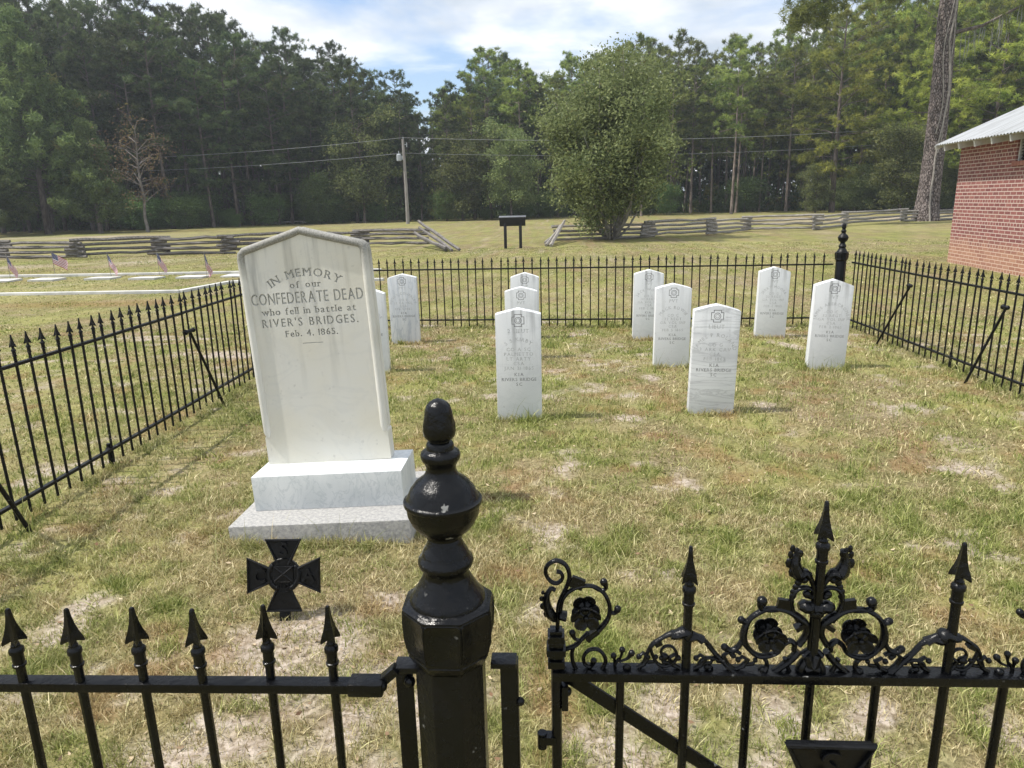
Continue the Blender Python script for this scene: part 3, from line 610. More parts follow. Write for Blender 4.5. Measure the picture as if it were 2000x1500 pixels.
def fence(name_label, p0, p1, n0, mats, lean=(0, 0), h=.95, first=.06, step=None, rail_h=(.80, .12), jit=.35, stakes=(), braces=(), z0=0):
    a, b = Vector(p0), Vector(p1); d = b-a; L_ = d.length; ang = math.atan2(d.y, d.x)
    t = empty('iron_fence', (a.x, a.y, z0), (0, 0, ang)); tag(t, name_label, 'fence')
    t.rotation_euler = (lean[0], 0, ang); k = h/.95
    for zr in rail_h:
        mb = MB(); mb.box((L_/2, 0, zr*k), (L_, .026, .017)); mb.build('rail', mats[0], t, bevel=.0015)
    step = step or L_/n0; r = random.Random(n0); proto = None; x = first
    while x < L_-.02:
        if proto is None:
            pk = link('picket', mats[1], None, t, (x, 0, 0)); sp = link('spearhead', mats[2], None, pk, (0, 0, .880)); proto = pk
        else: pk = copy_tree(proto, t)
        pk.location = (x+r.uniform(-.002, .002), 0, 0)
        pk.rotation_euler = (R(r.gauss(0, jit)), R(lean[1]+r.gauss(0, jit*(1.6 if r.random() < .1 else .7))), R(r.uniform(-25, 25)))
        pk.scale = (1, 1, k); x += step
    for x in stakes:
        mb = MB(); mb.tube([(x, .018, -.1), (x, .018, .16)], .013, 8); mb.ball((x, .018, .12), .022); mb.build('foot_stake', mats[0], t)
    for x, s, ft, fx in braces:   # bent prop from mid height down to the lawn inside
        mb = MB(); P = []
        for i in range(9):
            f = i/8; P.append((x+fx*f, s*(.02+ft*(f**1.15)), .68*(1-f)-.03*f+.02*math.sin(f*3.1)))
        mb.tube(P, .011, 8); mb.tube([(x-.05, s*.01, .68), (x+.03, s*.03, .685)], .015, 8); mb.ball((x-.05, s*.01, .68), .023); mb.ball((x+.03, s*.03, .685), .02)
        mb.build('brace', mats[0], t, smooth=50)
    return t
nearm = (IRON, PBM, SPM); farm = (IRONF, PBF, SPF)
fence('black iron fence in the foreground with large spearheads, left of the ball topped post', (-2.76, 1.02, 0), (-.300, 1.05, 0), 22, nearm, first=.073, step=.1098, h=.95)
fence('black spear topped side fence on the left, running back behind the big memorial', (-2.80, 1.1, 0), (-2.84, 9.25, 0), 76, farm, lean=(0, 0), h=.985, step=.1085, stakes=(3.1, 6.9),
      braces=((4.25, -1, .085, .26), (1.95, -1, .10, .22)))
fence('black iron fence across the back of the plot, behind the gravestones', (-2.80, 9.30, 0), (3.42, 8.98, 0), 60, farm, h=.915, step=.1045, stakes=(1.0, 4.2), jit=.5)
fence('black iron side fence on the right with two bent props, near the brick building', (3.60, 8.86, 0), (3.78, 1.2, 0), 70, farm, h=.95, step=.1085, jit=.35, stakes=(2.2, 5.3),
      braces=((1.42, -1, .10, -.40), (2.93, -1, .12, -.22)))
# foreground pickets must land where they stand; panel ends, clamps and channels
t = empty('channel_post', (-.262, 1.075, 0)); tag(t, 'black steel channel upright bolted between the foreground fence and the ball topped post', 'post')
mb = MB(); mb.box((.0, 0, .40), (.030, .006, .84)); mb.box((-.012, .013, .40), (.006, .02, .84)); mb.build('channel', IRON, t, bevel=.001)
mb = MB(); mb.box((.013, -.004, .826), (.052, .034, .011)); mb.build('top_bracket', IRON, t, bevel=.0015)
mb = MB(); mb.box((-.060, -.026, .801), (.060, .034, .024)); mb.box((-.024, -.018, .815), (.044, .022, .016), Matrix.Rotation(-.75, 4, 'Y')); mb.build('rail_clamp', IRON, t, smooth=50, bevel=.003)
for bx, bz_ in ((-.034, .803), (.010, .796)): mb = MB(); mb.ball((bx, -.030 if bx < 0 else -.008, bz_), .0105, 12); mb.build('bolt', IRON, t, smooth=60)
t = empty('channel_post', (-.083, 1.085, 0)); tag(t, 'black steel channel upright right of the ball topped post, beside the gate', 'post')
mb = MB(); mb.box((.002, -.0, .40), (.028, .006, .84)); mb.box((.016, .013, .40), (.006, .026, .84)); mb.build('channel', IRON, t, bevel=.001)
mb = MB(); mb.box((-.005, 0, .827), (.044, .034, .010)); mb.build('top_bracket', IRON, t, bevel=.0012)
mb = MB(); mb.ball((.022, .0, .745), .008); mb.build('bolt', IRON, t, smooth=50)
# ball topped posts
def post(x, y, label, mat, s=1.0):
    t = empty('fence_post', (x, y, 0)); tag(t, label, 'post')
    mb = MB(); o8 = math.pi/8
    mb.lathe([(-.1, .062), (.86, .0625)], 8, rot=o8); mb.build('shaft', mat, t, bevel=.003)
    mb = MB(); q = [(.835, .060), (.845, .0665), (.862, .0755), (.885, .0805), (.92, .0825), (.944, .0815), (.950, .076), (.953, .066)]
    mb.lathe(q, 8, rot=o8); me = mb.mesh('cap'); bm = bmesh.new(); bm.from_mesh(me)
    # sunk panels on the eight faces
    grp = {}
    for f in bm.faces:
        c = f.calc_center_median()
        if .862 < c.z < .946 and len(f.verts) == 4: grp.setdefault(round(math.atan2(c.y, c.x), 1), []).append(f)
    for k in grp:
        bmesh.ops.inset_region(bm, faces=grp[k], thickness=.007, depth=0)
        nv = sum((f.normal for f in grp[k]), Vector()).normalized()
        for v in {v for f in grp[k] for v in f.verts}: v.co -= nv*.004
    bmesh.ops.bevel(bm, geom=[e for e in bm.edges if e.calc_face_angle(0) > .35], offset=.0030, segments=3, affect='EDGES', clamp_overlap=True)
    bm.to_mesh(me); bm.free(); me.polygons.foreach_set('use_smooth', [True]*len(me.polygons)); me.set_sharp_from_angle(angle=R(50))
    link('octagonal_cap', me, mat, t)
    mb = MB(); P = [(.950, .064), (.957, .0635), (.962, .060), (.972, .053), (.985, .0455), (.997, .0395), (1.004, .037), (1.010, .040), (1.015, .0445), (1.021, .0465), (1.027, .0455), (1.031, .041), (1.036, .0395), (1.042, .037), (1.05, .032), (1.058, .029), (1.066, .030)]
    for i in range(1, 12):
        th = math.pi*i/12; P.append((1.122-.058*math.cos(th), .0605*math.sin(th) if i not in () else 0))
    P2 = []
    for z, r_ in P:
        P2.append((z, max(r_, .026)))
    # raised band at the ball's waist
    P3 = []
    for z, r_ in P2:
        P3.append((z, r_))
        if abs(z-1.122) < .001: P3 += [(1.1245, .0608), (1.126, .0638), (1.129, .0645), (1.1325, .0640), (1.134, .0598)]
    P3 = sorted(P3, key=lambda a: a[0])
    P3 = [p for p in P3 if p[0] < 1.175]
    P3 += [(1.178, .0265), (1.184, .0240), (1.190, .0245), (1.196, .0270), (1.200, .0300), (1.2045, .0320), (1.209, .0325), (1.2135, .0310), (1.217, .0265), (1.219, .0225), (1.226, .0222), (1.230, .0205), (1.232, .0165), (1.237, .0170)]
    mb.lathe(P3, 40); mb.build('ball_finial', mat, t, smooth=55)
    mb = MB(); ac = [(1.233, .013), (1.236, .019), (1.241, .0228), (1.249, .0243), (1.259, .0238), (1.270, .0232), (1.281, .0218), (1.291, .0188), (1.296, .0140), (1.3, .0080), (1.302, .0020)]
    n = 40; V = []
    for z, r_ in ac:
        for j in range(n):
            a = 2*math.pi*j/n; lobe = abs(math.sin(a*2.0+.8))
            cup = .0021 if z < 1.2455+.017*lobe**.7 else 0
            V.append(((r_+cup)*math.cos(a), (r_+cup)*math.sin(a), z))
    k = len(ac); mb.add(V, [(i*n+j, i*n+(j+1) % n, (i+1)*n+(j+1) % n, (i+1)*n+j) for i in range(k-1) for j in range(n)]+[tuple(range(n))[::-1], tuple((k-1)*n+j for j in range(n))])
    mb.build('acorn_tip', mat, t, smooth=60)
    if s != 1: t.scale = (s, s, s)
    return t
post(-.180, 1.08, 'black iron post with ball and acorn top, in the foreground beside the gate', IRON)
post(3.50, 8.95, 'ball topped black corner post where the back and right fences meet', IRONF, .965)
post(-2.84, 9.36, 'ball topped black corner post behind the big memorial', IRONF, .965)
# ---------------------------------------------------------------- gate
GY0 = 1.12; XC = .448
G = empty('iron_gate', (0, GY0, 0)); tag(G, 'black iron gate topped with scrolls and open flowers, right of the ball topped post', 'gate')
def sm(P):
    out = []
    n = len(P)
    for i in range(n-1):
        p0, p1, p2, p3 = (P[max(i-1, 0)], P[i], P[i+1], P[min(i+2, n-1)])
        for k in range(4):
            t_ = k/4; out.append(tuple(.5*((2*p1[a])+(-p0[a]+p2[a])*t_+(2*p0[a]-5*p1[a]+4*p2[a]-p3[a])*t_*t_+(-p0[a]+3*p1[a]-3*p2[a]+p3[a])*t_**3) for a in range(3)))
    out.append(P[-1]); return out
def scroll(mb, keys, mir=False, g=1.12):
    for k in keys:
        P = SCROLL[k]; Q = sm(P)
        if mir: Q = [(2*XC-x, z, r_) for x, z, r_ in Q]
        ball_end = P[-1][2] > P[-2][2]*1.3
        body_ = Q[:-1] if ball_end else Q
        mb.tube([(x, 0, z) for x, z, r_ in body_], [g*min(max(r_, .0024), P[-2][2]*1.6 if ball_end else 1) for x, z, r_ in body_], 8, flat=1.35)
        if ball_end: x, z, r_ = Q[-1]; mb.ball((x, 0, z), r_*1.15, 12)
def flower(x, z, r_, name='flower'):
    for dy, ang, s, tilt in ((-.010, .2, 1, .25), (.016, .8, .95, -.25)):
        mb = MB(); n = 5; V = [(0, -.002, 0)]; K = 30
        for j in range(K):
            a = 2*math.pi*j/K; u = (j*n/K) % 1; e = .74+.30*math.sin(math.pi*u)**.55
            V.append((math.cos(a)*r_*.5*s, .001+.0030*(abs(u-.5) > .42), math.sin(a)*r_*.5*s))
        for j in range(K):
            a = 2*math.pi*j/K; u = (j*n/K) % 1; e = .80+.22*math.sin(math.pi*u)**.5
            V.append((math.cos(a)*r_*e*s, -.007+.005*(abs(u-.5) > .42), math.sin(a)*r_*e*s))
        F = [(0, 1+(j+1) % K, 1+j) for j in range(K)]+[(1+j, 1+(j+1) % K, 1+K+(j+1) % K, 1+K+j) for j in range(K)]
        nV = len(V); Vb = [(p[0], p[1]+.0035, p[2]) for p in V]
        Fb = [tuple(i+nV for i in f[::-1]) for f in F]+[(1+K+j, 1+K+(j+1) % K, 1+K+(j+1) % K+nV, 1+K+j+nV) for j in range(K)]
        M = Matrix.Rotation(tilt, 4, 'X') @ Matrix.Rotation(ang, 4, 'Y')
        mb.add([M @ Vector(v) for v in V+Vb], F+Fb); mb.ball((0, -.004, 0), r_*.2, 10)
        mb.build(name, IRON, G, smooth=35, loc=(x, dy, z))
mb = MB(); mb.box((XC, 0, .781), (.905, .034, .017)); mb.build('top_rail', IRON, G, bevel=.0012)
for z in (.42, .10): mb = MB(); mb.box((XC, 0, z-.0), (.905, .026, .016)); mb.build('lower_rail', IRON, G, bevel=.0012) if z < .2 else None
for sx in (0, 1):
    x = .003+sx*2*(XC-.003)
    mb = MB(); mb.tube([(x, 0, .03), (x, 0, .815)], .0098, 8)
    for zz, wd, hh in ((.803, .030, .014), (.817, .023, .010), (.828, .034, .013), (.8405, .026, .010), (.853, .030, .014), (.864, .022, .008)): mb.box((x, 0, zz), (wd, wd, hh))
    mb.build('gate_stile', IRON, G, bevel=.0014)
mb = MB(); p0, p1 = Vector((.02, .014, .765)), Vector((.87, .014, .14)); d = p1-p0
mb.box(((p0+p1)/2), (d.length, .006, .026), Matrix.Rotation(math.atan2(-d.z, d.x), 4, 'Y')); mb.build('diagonal_brace', IRON, G, bevel=.001)
mb = MB(); mb.ball((.022, -.0, .74), .009); mb.box((.018, 0, .73), (.012, .02, .05)); mb.build('hinge_plate', IRON, G, bevel=.002)
mb = MB(); mb.box((-.014, 0, .640), (.03, .02, .016)); mb.tube([(-.024, 0, .62), (-.024, 0, .652)], .009, 10); mb.build('hinge', IRON, G, smooth=50)
pk0 = None
GPM = MB(); GPM.tube([(0, 0, .07), (0, 0, .775)], .0078, 8); GPM = GPM.mesh('picket', 50)
for x in (.117, .342, .563, .671+.108):
    if pk0 is None: pk0 = link('picket', GPM, IRON, G, (x, 0, 0))
    else: c_ = copy_tree(pk0, G); c_.location = (x, 0, 0)
for x, h in ((.232, 1.028), (.450, 1.110), (.679, 1.036)):
    pk = link('tall_picket', bar_mesh(.07, h-.070, .0082), IRON, G, (x, 0, 0)); link('spearhead', SPM, None, pk, (0, 0, h-.070), (0, 0, .3))
def build_scrolls():
    for mir in (False, True):
        for name, keys in (('end_scroll', ['A', 'B', 'Bt1', 'Bt2', 'C', 'Ct', 'Cv', 'leafA', 'knotA']),
                           ('side_scroll', ['D', 'D1', 'D2', 'D3', 'D4', 'Ev', 'Ef', 'kn', 'F', 'Fv']),
                           ('ring_scroll', ['G', 'Gr', 'Gl', 'Gt1', 'Gt2', 'Gh', 'Gs', 'Gb', 'f1', 'f2', 'c1'])):
            mb = MB(); scroll(mb, keys, mir, .88 if name == 'side_scroll' else 1.12)
            sg = -1 if mir else 1; X = lambda x: 2*XC-x if mir else x
            if name == 'ring_scroll':      # feathered leaf at the head of the stalk
                Lf = SCROLL['Gs'][6:]
                for i, (lx, lz, lr) in enumerate(Lf):
                    for o_ in range(3): mb.ball((X(lx-.0065+.0065*o_-(.004 if i else 0)), -.001*o_, lz-.004*o_+.003), lr*.62+.0014, 8, (1.0, .5, 1.5))
            if name == 'end_scroll':
                for i, (lx, lz, lr) in enumerate(SCROLL['leafA'][1:5]): mb.ball((X(lx-.008), 0, lz+.002), lr*.7, 8, (1.1, .6, 1.3))
                mb.box((X(.040), 0, .958), (.024, .008, .020), Matrix.Rotation(.4*sg, 4, 'Y'))
                mb.box((X(.0665), 0, .858), (.026, .014, .010), Matrix.Rotation(-.7*sg, 4, 'Y'))
            if name == 'ring_scroll':
                mb.box((X(.395), 0, .918), (.026, .008, .022), Matrix.Rotation(.15*sg, 4, 'Y'))
                mb.box((X(.424), 0, .878), (.020, .015, .008), Matrix.Rotation(-.6*sg, 4, 'Y'))
                for k in range(6): mb.ball((X(.411+.004*math.sin(k)), 0, .972-.0085*k+.006), .0065, 8, (1, .6, 1))
            if name == 'side_scroll': mb.box((X(.182), 0, .842), (.013, .013, .008), Matrix.Rotation(-.5*sg, 4, 'Y'))
            mb.build(name, IRON, G, smooth=50)
    # short curls and leaf sprigs that close the gaps along the rail
    for sx_, h_, k_ in ((.162, .022, 1), (.205, .020, -1), (.262, .020, 1), (.300, .026, -1), (.335, .018, 1)):
        for mir in (1, -1):
            X = lambda x: XC+(x-XC)*mir
            mb = MB(); zb = .792; P = [(X(sx_-.016*k_), 0, zb), (X(sx_-.004*k_), 0, zb+h_*.35), (X(sx_+.004*k_), 0, zb+h_), (X(sx_-.006*k_), 0, zb+h_*1.35), (X(sx_-.013*k_), 0, zb+h_)]
            mb.tube(P, [.0035, .0045, .0040, .0032, .0022], 8, flat=1.3); mb.ball(P[-1], .0052, 10)
            mb.tube([(X(sx_+.002*k_), 0, zb+h_*.5), (X(sx_+.013*k_), 0, zb+h_*.55), (X(sx_+.017*k_), 0, zb+h_*.95)], [.0035, .0035, .002], 8); mb.ball((X(sx_+.017*k_), 0, zb+h_*.98), .0045, 10)
            mb.build('small_curl', IRON, G, smooth=50)
    mb = MB(); scroll(mb, ['cross']); scroll(mb, ['cross'], True); mb.ball((XC, -.006, .905), .009, 10, (1.4, .8, 1)); mb.build('centre_knot', IRON, G, smooth=50)
    mb = MB(); scroll(mb, ['tul', 'tul2']); scroll(mb, ['tul', 'tul2'], True); mb.build('base_leaf', IRON, G, smooth=50)
build_scrolls()
flower(.055, .897, .0265); flower(.3727, .857, .027); flower(2*XC-.3727, .857, .027)
# ---------------------------------------------------------------- cross shaped emblems
def cross_mesh(parent, s, stake, loc=None):
    """cross with flared arms, raised rims, letters, wreath; s = full width"""
    a = s/2; w = a*.48; n_ = a*.15; rc = a*.47
    arms = [[(n_, n_*2.1), (w, a), (-w, a), (-n_, n_*2.1)]]
    def rot(p, k):
        for _ in range(k): p = (-p[1], p[0])
        return p
    mb = MB()
    for k in range(4):
        P = [rot(p, k) for p in arms[0]]; mb.prism(P, -.004-.0002*k, .008-.0002*k)
        P3 = [Vector((p[0], -.005, p[1])) for p in P]
        mb.tube([P3[0], P3[1], P3[2], P3[3]], s*.024, 8, flat=1)
    V = [(rc*math.cos(t*math.pi/16), -0.0, rc*math.sin(t*math.pi/16)) for t in range(32)]
    mb.prism([(p[0], p[2]) for p in V], -.0065, .0095)
    body = mb.build('cross_body' if stake else 'cross_emblem', CROSSM, parent, smooth=35)
    if not stake: body.location = loc; parent = body
    mb = MB()
    for i in range(9, 55):
        t_ = math.pi/2+2*math.pi*i/64*1.0+.0; x_, z_ = math.cos(t_)*rc*.88, math.sin(t_)*rc*.88
        if abs(t_-math.pi/2-math.pi) < .42: continue
        mb.ball((x_, -.0085, z_), s*.030, 6, (1, .6, 1.25))
    mb.tube([(rc*1.0*math.cos(i*math.pi/24), -.0065, rc*math.sin(i*math.pi/24)) for i in range(49)], s*.010, 6)
    mb.build('wreath', CROSSM, parent, smooth=50)
    mb = MB(); q = s*.135; mb.box((0, -.0085, s*.02), (q*2, .005, q*1.6))
    for sg in (-1, 1):
        mb.tube([(-q*.9, -.0105, s*.02-sg*q*.72), (q*.9, -.0118, s*.02+sg*q*.72)], s*.016, 6)
    mb.tube([(-q, -.0095, s*.02-q*.8), (q, -.0095, s*.02-q*.8), (q, -.0095, s*.02+q*.8), (-q, -.0095, s*.02+q*.8), (-q, -.0095, s*.02-q*.8)], s*.008, 6)
    mb.build('flag_relief', CROSSM, parent, smooth=50)
    hh = s*.165
    for ch, x_, z_ in (('S', 0, a*.60), ('C', -a*.68, -hh*.45), ('A', a*.68, -hh*.45)):
        mb = MB(); [write(mb, ch, hh*1.6, x_+ox, z_-hh*.1+oz, -.0135-oy, th=.010, serif=False) for ox, oz, oy in ((0, 0, 0), (s*.013, 0, .0002), (s*.0065, s*.008, .0004), (s*.0065, -s*.006, .0006))]; mb.build('raised_letter', CROSSM, parent)
    for ch, x_ in (('6', -s*.075), ('1', -s*.028), ('6', s*.028), ('5', s*.075)): mb = MB(); write(mb, ch, s*.085, x_, -s*.175, -.0125, th=.008, serif=False); mb.build('raised_letter', CROSSM, parent)
    if stake: mb = MB(); mb.box((0, .006, -a-.06), (s*.15, .010, .15)); mb.build('stake', CROSSM, parent, bevel=.001)
CR = empty('grave_cross', (-1.070, 2.52, .182), (R(-13), R(1.0), R(4))); tag(CR, 'black iron cross marker lettered C S A, staked in the grass before the big memorial', 'grave marker')
cross_mesh(CR, .282, True)
cross_mesh(G, .290, False, (XC+.004, -.095, .575))
mb = MB(); mb.box((XC+.004, -.045, .575), (.02, .085, .02)); mb.build('emblem_bracket', IRON, G)
# ---------------------------------------------------------------- brick building
wx = lambda y: 9.18-.09*(17.32-y)
ang = math.atan2(-1, -.09)                     # along the wall towards the viewer
Bd = empty('brick_building', (9.18, 17.32, 0), (0, 0, ang)); tag(Bd, 'small red brick building with a pale metal roof and exposed rafter ends, at the right', 'building')
# local: +x along the visible wall (towards the viewer), +y away from the plot (into the building)
LB, WB, HB = 8.6, 5.6, 2.56
m = NT('brick_wall', .9, .2); o = m.obj(); s_ = m.n('ShaderNodeSeparateXYZ'); m.l(o, s_.inputs[0])
cb = m.n('ShaderNodeCombineXYZ'); m.l(m.math('ADD', s_.outputs[0], s_.outputs[1]), cb.inputs[0]); m.l(s_.outputs[2], cb.inputs[1])
def brick(c1, c2, mo):
    bt = m.n('ShaderNodeTexBrick'); m.l(cb.outputs[0], bt.inputs['Vector']); bt.inputs['Scale'].default_value = 1
    bt.inputs['Brick Width'].default_value = .225; bt.inputs['Row Height'].default_value = .0745; bt.inputs['Mortar Size'].default_value = .0098
    bt.inputs['Mortar Smooth'].default_value = .15; bt.inputs['Bias'].default_value = -.1
    bt.squash = .5; bt.squash_frequency = 6; bt.offset = .5
    for k, v in (('Color1', c1), ('Color2', c2), ('Mortar', mo)): bt.inputs[k].default_value = (*v, 1)
    return bt
b1 = brick((.27, .105, .095), (.18, .070, .068), (.53, .42, .37)); b2 = brick((.40, .22, .15), (.30, .145, .105), (.58, .42, .33))
zf = m.ramp(m.math('ADD', m.math('MULTIPLY', s_.outputs[2], 1), m.math('MULTIPLY', m.noise(o, 1.6, 4), .5)), [(.62, 1), (.92, 0)])
c = m.mix(zf, b1.outputs[0], b2.outputs[0]); c = m.mix(m.ramp(m.noise(o, 5, 4), [(.5, 0), (.75, .35)]), c, (.42, .26, .20)); m.color(c)
m.bump(m.math('ADD', m.math('MULTIPLY', b1.outputs[1], -1.), m.math('MULTIPLY', m.noise(o, 60, 3), .3)), .8, .008); BRICK = m.m
TRIM = simple('white_trim_paint', (.62, .62, .60), (.48, .48, .46), 8, .6); LOUV = simple('dark_louvre', (.035, .03, .03), (.05, .045, .045), 8, .6)
m = NT('metal_roof', .38, .5); o = m.obj(); m.b.inputs['Metallic'].default_value = .0
m.color(m.mix(m.ramp(m.noise(m.map(o, (3, .35, 1)), 2.4, 5), [(.4, 0), (.7, 1)]), (.36, .375, .39), (.22, .225, .225))); ROOF = m.m
wn = (2.38, 3.38, 2.13, 2.56)                  # window x0,x1,z0,z1 in the visible wall
mb = MB(); T = .2
mb.box(((wn[0])/2, T/2, HB/2-.1), (wn[0], T, HB+.2)); mb.box(((wn[1]+LB)/2, T/2, HB/2-.1), (LB-wn[1], T, HB+.2))
mb.box(((wn[0]+wn[1])/2, T/2, wn[2]/2-.1), (wn[1]-wn[0], T, wn[2]+.2))
mb.box((LB/2, WB-T/2, HB/2-.1), (LB, T, HB+.2))
gz = HB+.16+WB/2*.445
for x in (T/2, LB-T/2):
    b = MB(); P = [(T, -.2), (WB-T, -.2), (WB-T, HB), (WB/2, gz-.1), (T, HB)]
    mb.add([(x-T/2, y, z) for y, z in P]+[(x+T/2, y, z) for y, z in P], [(0,1,2,3,4),(9,8,7,6,5)]+[(i, i+5, (i+1) % 5+5, (i+1) % 5) for i in range(5)])
mb.build('brick_wall', BRICK, Bd)
f = MB(); x0, x1, z0, z1 = wn
f.box(((x0+x1)/2, .12, (z0+z1)/2), (x1-x0, .03, z1-z0)); w_ = f.build('window', LOUV, Bd)
f = MB()
for k in range(7): f.box(((x0+x1)/2, .085, z0+.06+k*.058), (x1-x0-.08, .05, .008), Matrix.Rotation(.7, 4, 'X'))
f.build('louvre_slats', LOUV, w_)
f = MB()
for xx in (x0+.02, x1-.02): f.box((xx, .07, (z0+z1)/2), (.04, .06, z1-z0))
f.build('window_frame', TRIM, w_)
f = MB(); n = 11
for k in range(n): f.box((x0-.06+(x1-x0+.12)*(k+.5)/n, .045, z0-.045), ((x1-x0+.12)/n-.012, .17, .085))
f.build('brick_sill', simple('sill_brick', (.40, .20, .15), (.30, .12, .09), 5, .9), w_)
# roof: corrugated sheets on both slopes, ridge along x
ov, ev, sl = .46, .24, .445
mb = MB(); nc = int((LB+2*ev)/.03); V = []; z0 = HB+.25
for side in (0, 1):
    V = []
    for i in range(nc+1):
        x = -ev+(LB+2*ev)*i/nc; rz = .014*math.sin(i*math.pi/2)
        for k in range(2):
            yy = -ov+(WB/2+ov+.0)*k; z = z0+(yy)*sl+rz+.004
            V.append((x, yy if side == 0 else WB-yy, z))
    F = [(2*i, 2*i+2, 2*i+3, 2*i+1) for i in range(nc)]; n = len(V)
    V += [(a, b, c-.006) for a, b, c in V]; F += [tuple(i+n for i in f[::-1]) for f in F]
    F += [(2*i, 2*i+n, 2*i+2+n, 2*i+2) for i in range(nc)]
    mb.add(V, F)
mb.box((LB/2, WB/2, z0+WB/2*sl+.02), (LB+2*ev, .2, .02)); rf = mb.build('roof', ROOF, Bd, smooth=30)
for y0, sg in ((0, 1), (WB, -1)):
    x = .12
    while x < LB+.2:
        mb = MB(); Pz = [(-ov+.04, z0-.035-ov*sl+.01), (.02, z0-.04), (.02, z0-.26), (-ov+.07, z0-.17-ov*sl+.03)]
        mb.add([(x-.03, y0+sg*y, z) for y, z in Pz]+[(x+.03, y0+sg*y, z) for y, z in Pz], [(0,1,2,3),(7,6,5,4)]+[(i, i+4, (i+1) % 4+4, (i+1) % 4) for i in range(4)])
        mb.build('rafter_end', TRIM, Bd); x += .70
a = math.atan(sl)
for xx in (-ev+.02, LB+ev-.02):
    for sg, yc in ((1, (WB/2-ov)/2), (-1, WB-(WB/2-ov)/2)):
        mb = MB(); Lr = (WB/2+ov)/math.cos(a); mb.box((xx, yc, z0-.055+(WB/2-ov)/2*sl), (.03, Lr, .10), Matrix.Rotation(sg*a, 4, 'X')); mb.build('rake_board', TRIM, Bd)
for sg, y0 in ((1, 0), (-1, WB)):
    mb = MB(); mb.box((LB/2, y0+sg*(-ov/2+.02), z0-.022-ov/2*sl), (LB+2*ev-.1, ov, .012), Matrix.Rotation(sg*a, 4, 'X')); mb.build('soffit', TRIM, Bd)
# ---------------------------------------------------------------- split rail fences
def rail_fence(pts, label, H, tops, ends=(), RAIL=RAIL):
    t = empty('split_rail_fence', (pts[0][0], pts[0][1], 0)); tag(t, label, 'fence'); r = random.Random(len(pts))
    o0 = Vector((pts[0][0], pts[0][1], 0))
    for i in range(len(pts)-1):
        a = Vector((*pts[i], 0)); b = Vector((*pts[i+1], 0)); d = (b-a).normalized(); L_ = (b-a).length
        for k in range(4):
            z = .07+k*(H/4)*1.02+(i % 2)*(H/8); pa = a-d*r.uniform(.2, .42)-o0; pb = b+d*r.uniform(.2, .42)-o0; n = 7; P = []; rad = []
            z1 = z+r.uniform(-.03, .03)
            for j in range(n): f = j/(n-1); p = pa.lerp(pb, f); P.append((p.x+r.gauss(0, .012), p.y+r.gauss(0, .02), z+(z1-z)*f+r.gauss(0, .013))); rad.append(r.uniform(.045, .068))
            mb = MB(); mb.tube(P, rad, 5); mb.build('rail', RAIL, t)
    for (a, za), (b, zb) in ends:
        pa, pb = Vector((*a, za))-o0, Vector((*b, zb))-o0; n = 6; mb = MB()
        mb.tube([pa.lerp(pb, j/(n-1))+Vector((r.gauss(0, .01), r.gauss(0, .01), r.gauss(0, .01))) for j in range(n)], [r.uniform(.05, .07) for _ in range(n)], 5); mb.build('leaning_rail', RAIL, t)
rail_fence([(-25.5, 24.6), (-22.6, 25.9), (-19.68, 25.2), (-16.3, 24.3), (-14.1, 25.5), (-11.6, 25.7), (-9.7, 27.3), (-7.45, 28.2), (-4.85, 27.6)],
    'grey split rail fence on the left behind the flags, its last rails slanting down', .64, None,
    ends=[(((-5.0, 27.6), .95), ((-3.05, 24.3), .08)), (((-4.95, 27.5), .72), ((-3.3, 24.3), .06)), (((-5.1, 27.3), .52), ((-3.55, 24.5), .05)), (((-5.0, 27.4), .35), ((-3.5, 24.2), .15))])
rail_fence([(.35, 29.3), (3.99, 30.3), (6.89, 32.0), (9.1, 34.4), (12.05, 34.2), (14.87, 37.9), (19.6, 41.9), (22.8, 42.6), (27, 45.5), (31, 46)],
    'grey zigzag split rail fence on the right, running behind the bush to the big pine', .66, None,
    ends=[(((.55, 29.0), .80), ((.0, 25.9), .05)), (((.42, 29.1), .62), ((-.15, 26.1), .05)), (((.3, 29.1), .35), ((-.2, 26.5), .1))], RAIL=RAILP)
# ---------------------------------------------------------------- grave plot on the left: curb, ledger slabs, flags
t = empty('stone_curb', (-12, 16, 0)); tag(t, 'low white curb stones edging the grave plot on the left', 'curb')
def curb(a, b):
    a, b = Vector((*a, 0)), Vector((*b, 0)); d = b-a; mb = MB()
    mb.box(((a+b)/2-Vector((12*-1, 16, 0))+Vector((0, 0, .0))), (d.length, .13, .12), Matrix.Rotation(math.atan2(d.y, d.x), 4, 'Z')); mb.build('curb_stone', CURB, t, bevel=.012)
Cp = [(-24, 18.9), (-20, 18.3), (-16, 17.95), (-12, 17.8), (-8.0, 17.75), (-4.2, 17.7)]; 
for a, b in zip(Cp[:-1], Cp[1:]): curb(a, b)
Cp = [(-24, 13.9), (-19, 13.85), (-15, 13.8), (-11, 13.78), (-7.3, 13.76), (-7.0, 15.4), (-3.6, 15.35)]
for a, b in zip(Cp[:-1], Cp[1:]): curb(a, b)
mb = MB(); mb.box((0, 0, 0), (.64, .50, .12)); lme = mb.mesh('ledger_slab'); lme.materials.append(CURB)
sx = [-15.9, -14.6, -13.25, -12.2, -10.85, -9.65, -8.55, -7.5]
Ln = ['slab beyond the left edge, near the curb corner', 'slab next but one left of the leftmost flag', 'slab at the foot of the leftmost flag', 'slab in front of the wide flying flag', 'slab left of the middle flag', 'slab below the fourth flag from the left', 'slab beside the drooping rightmost flag', 'slab just left of the big memorial edge']
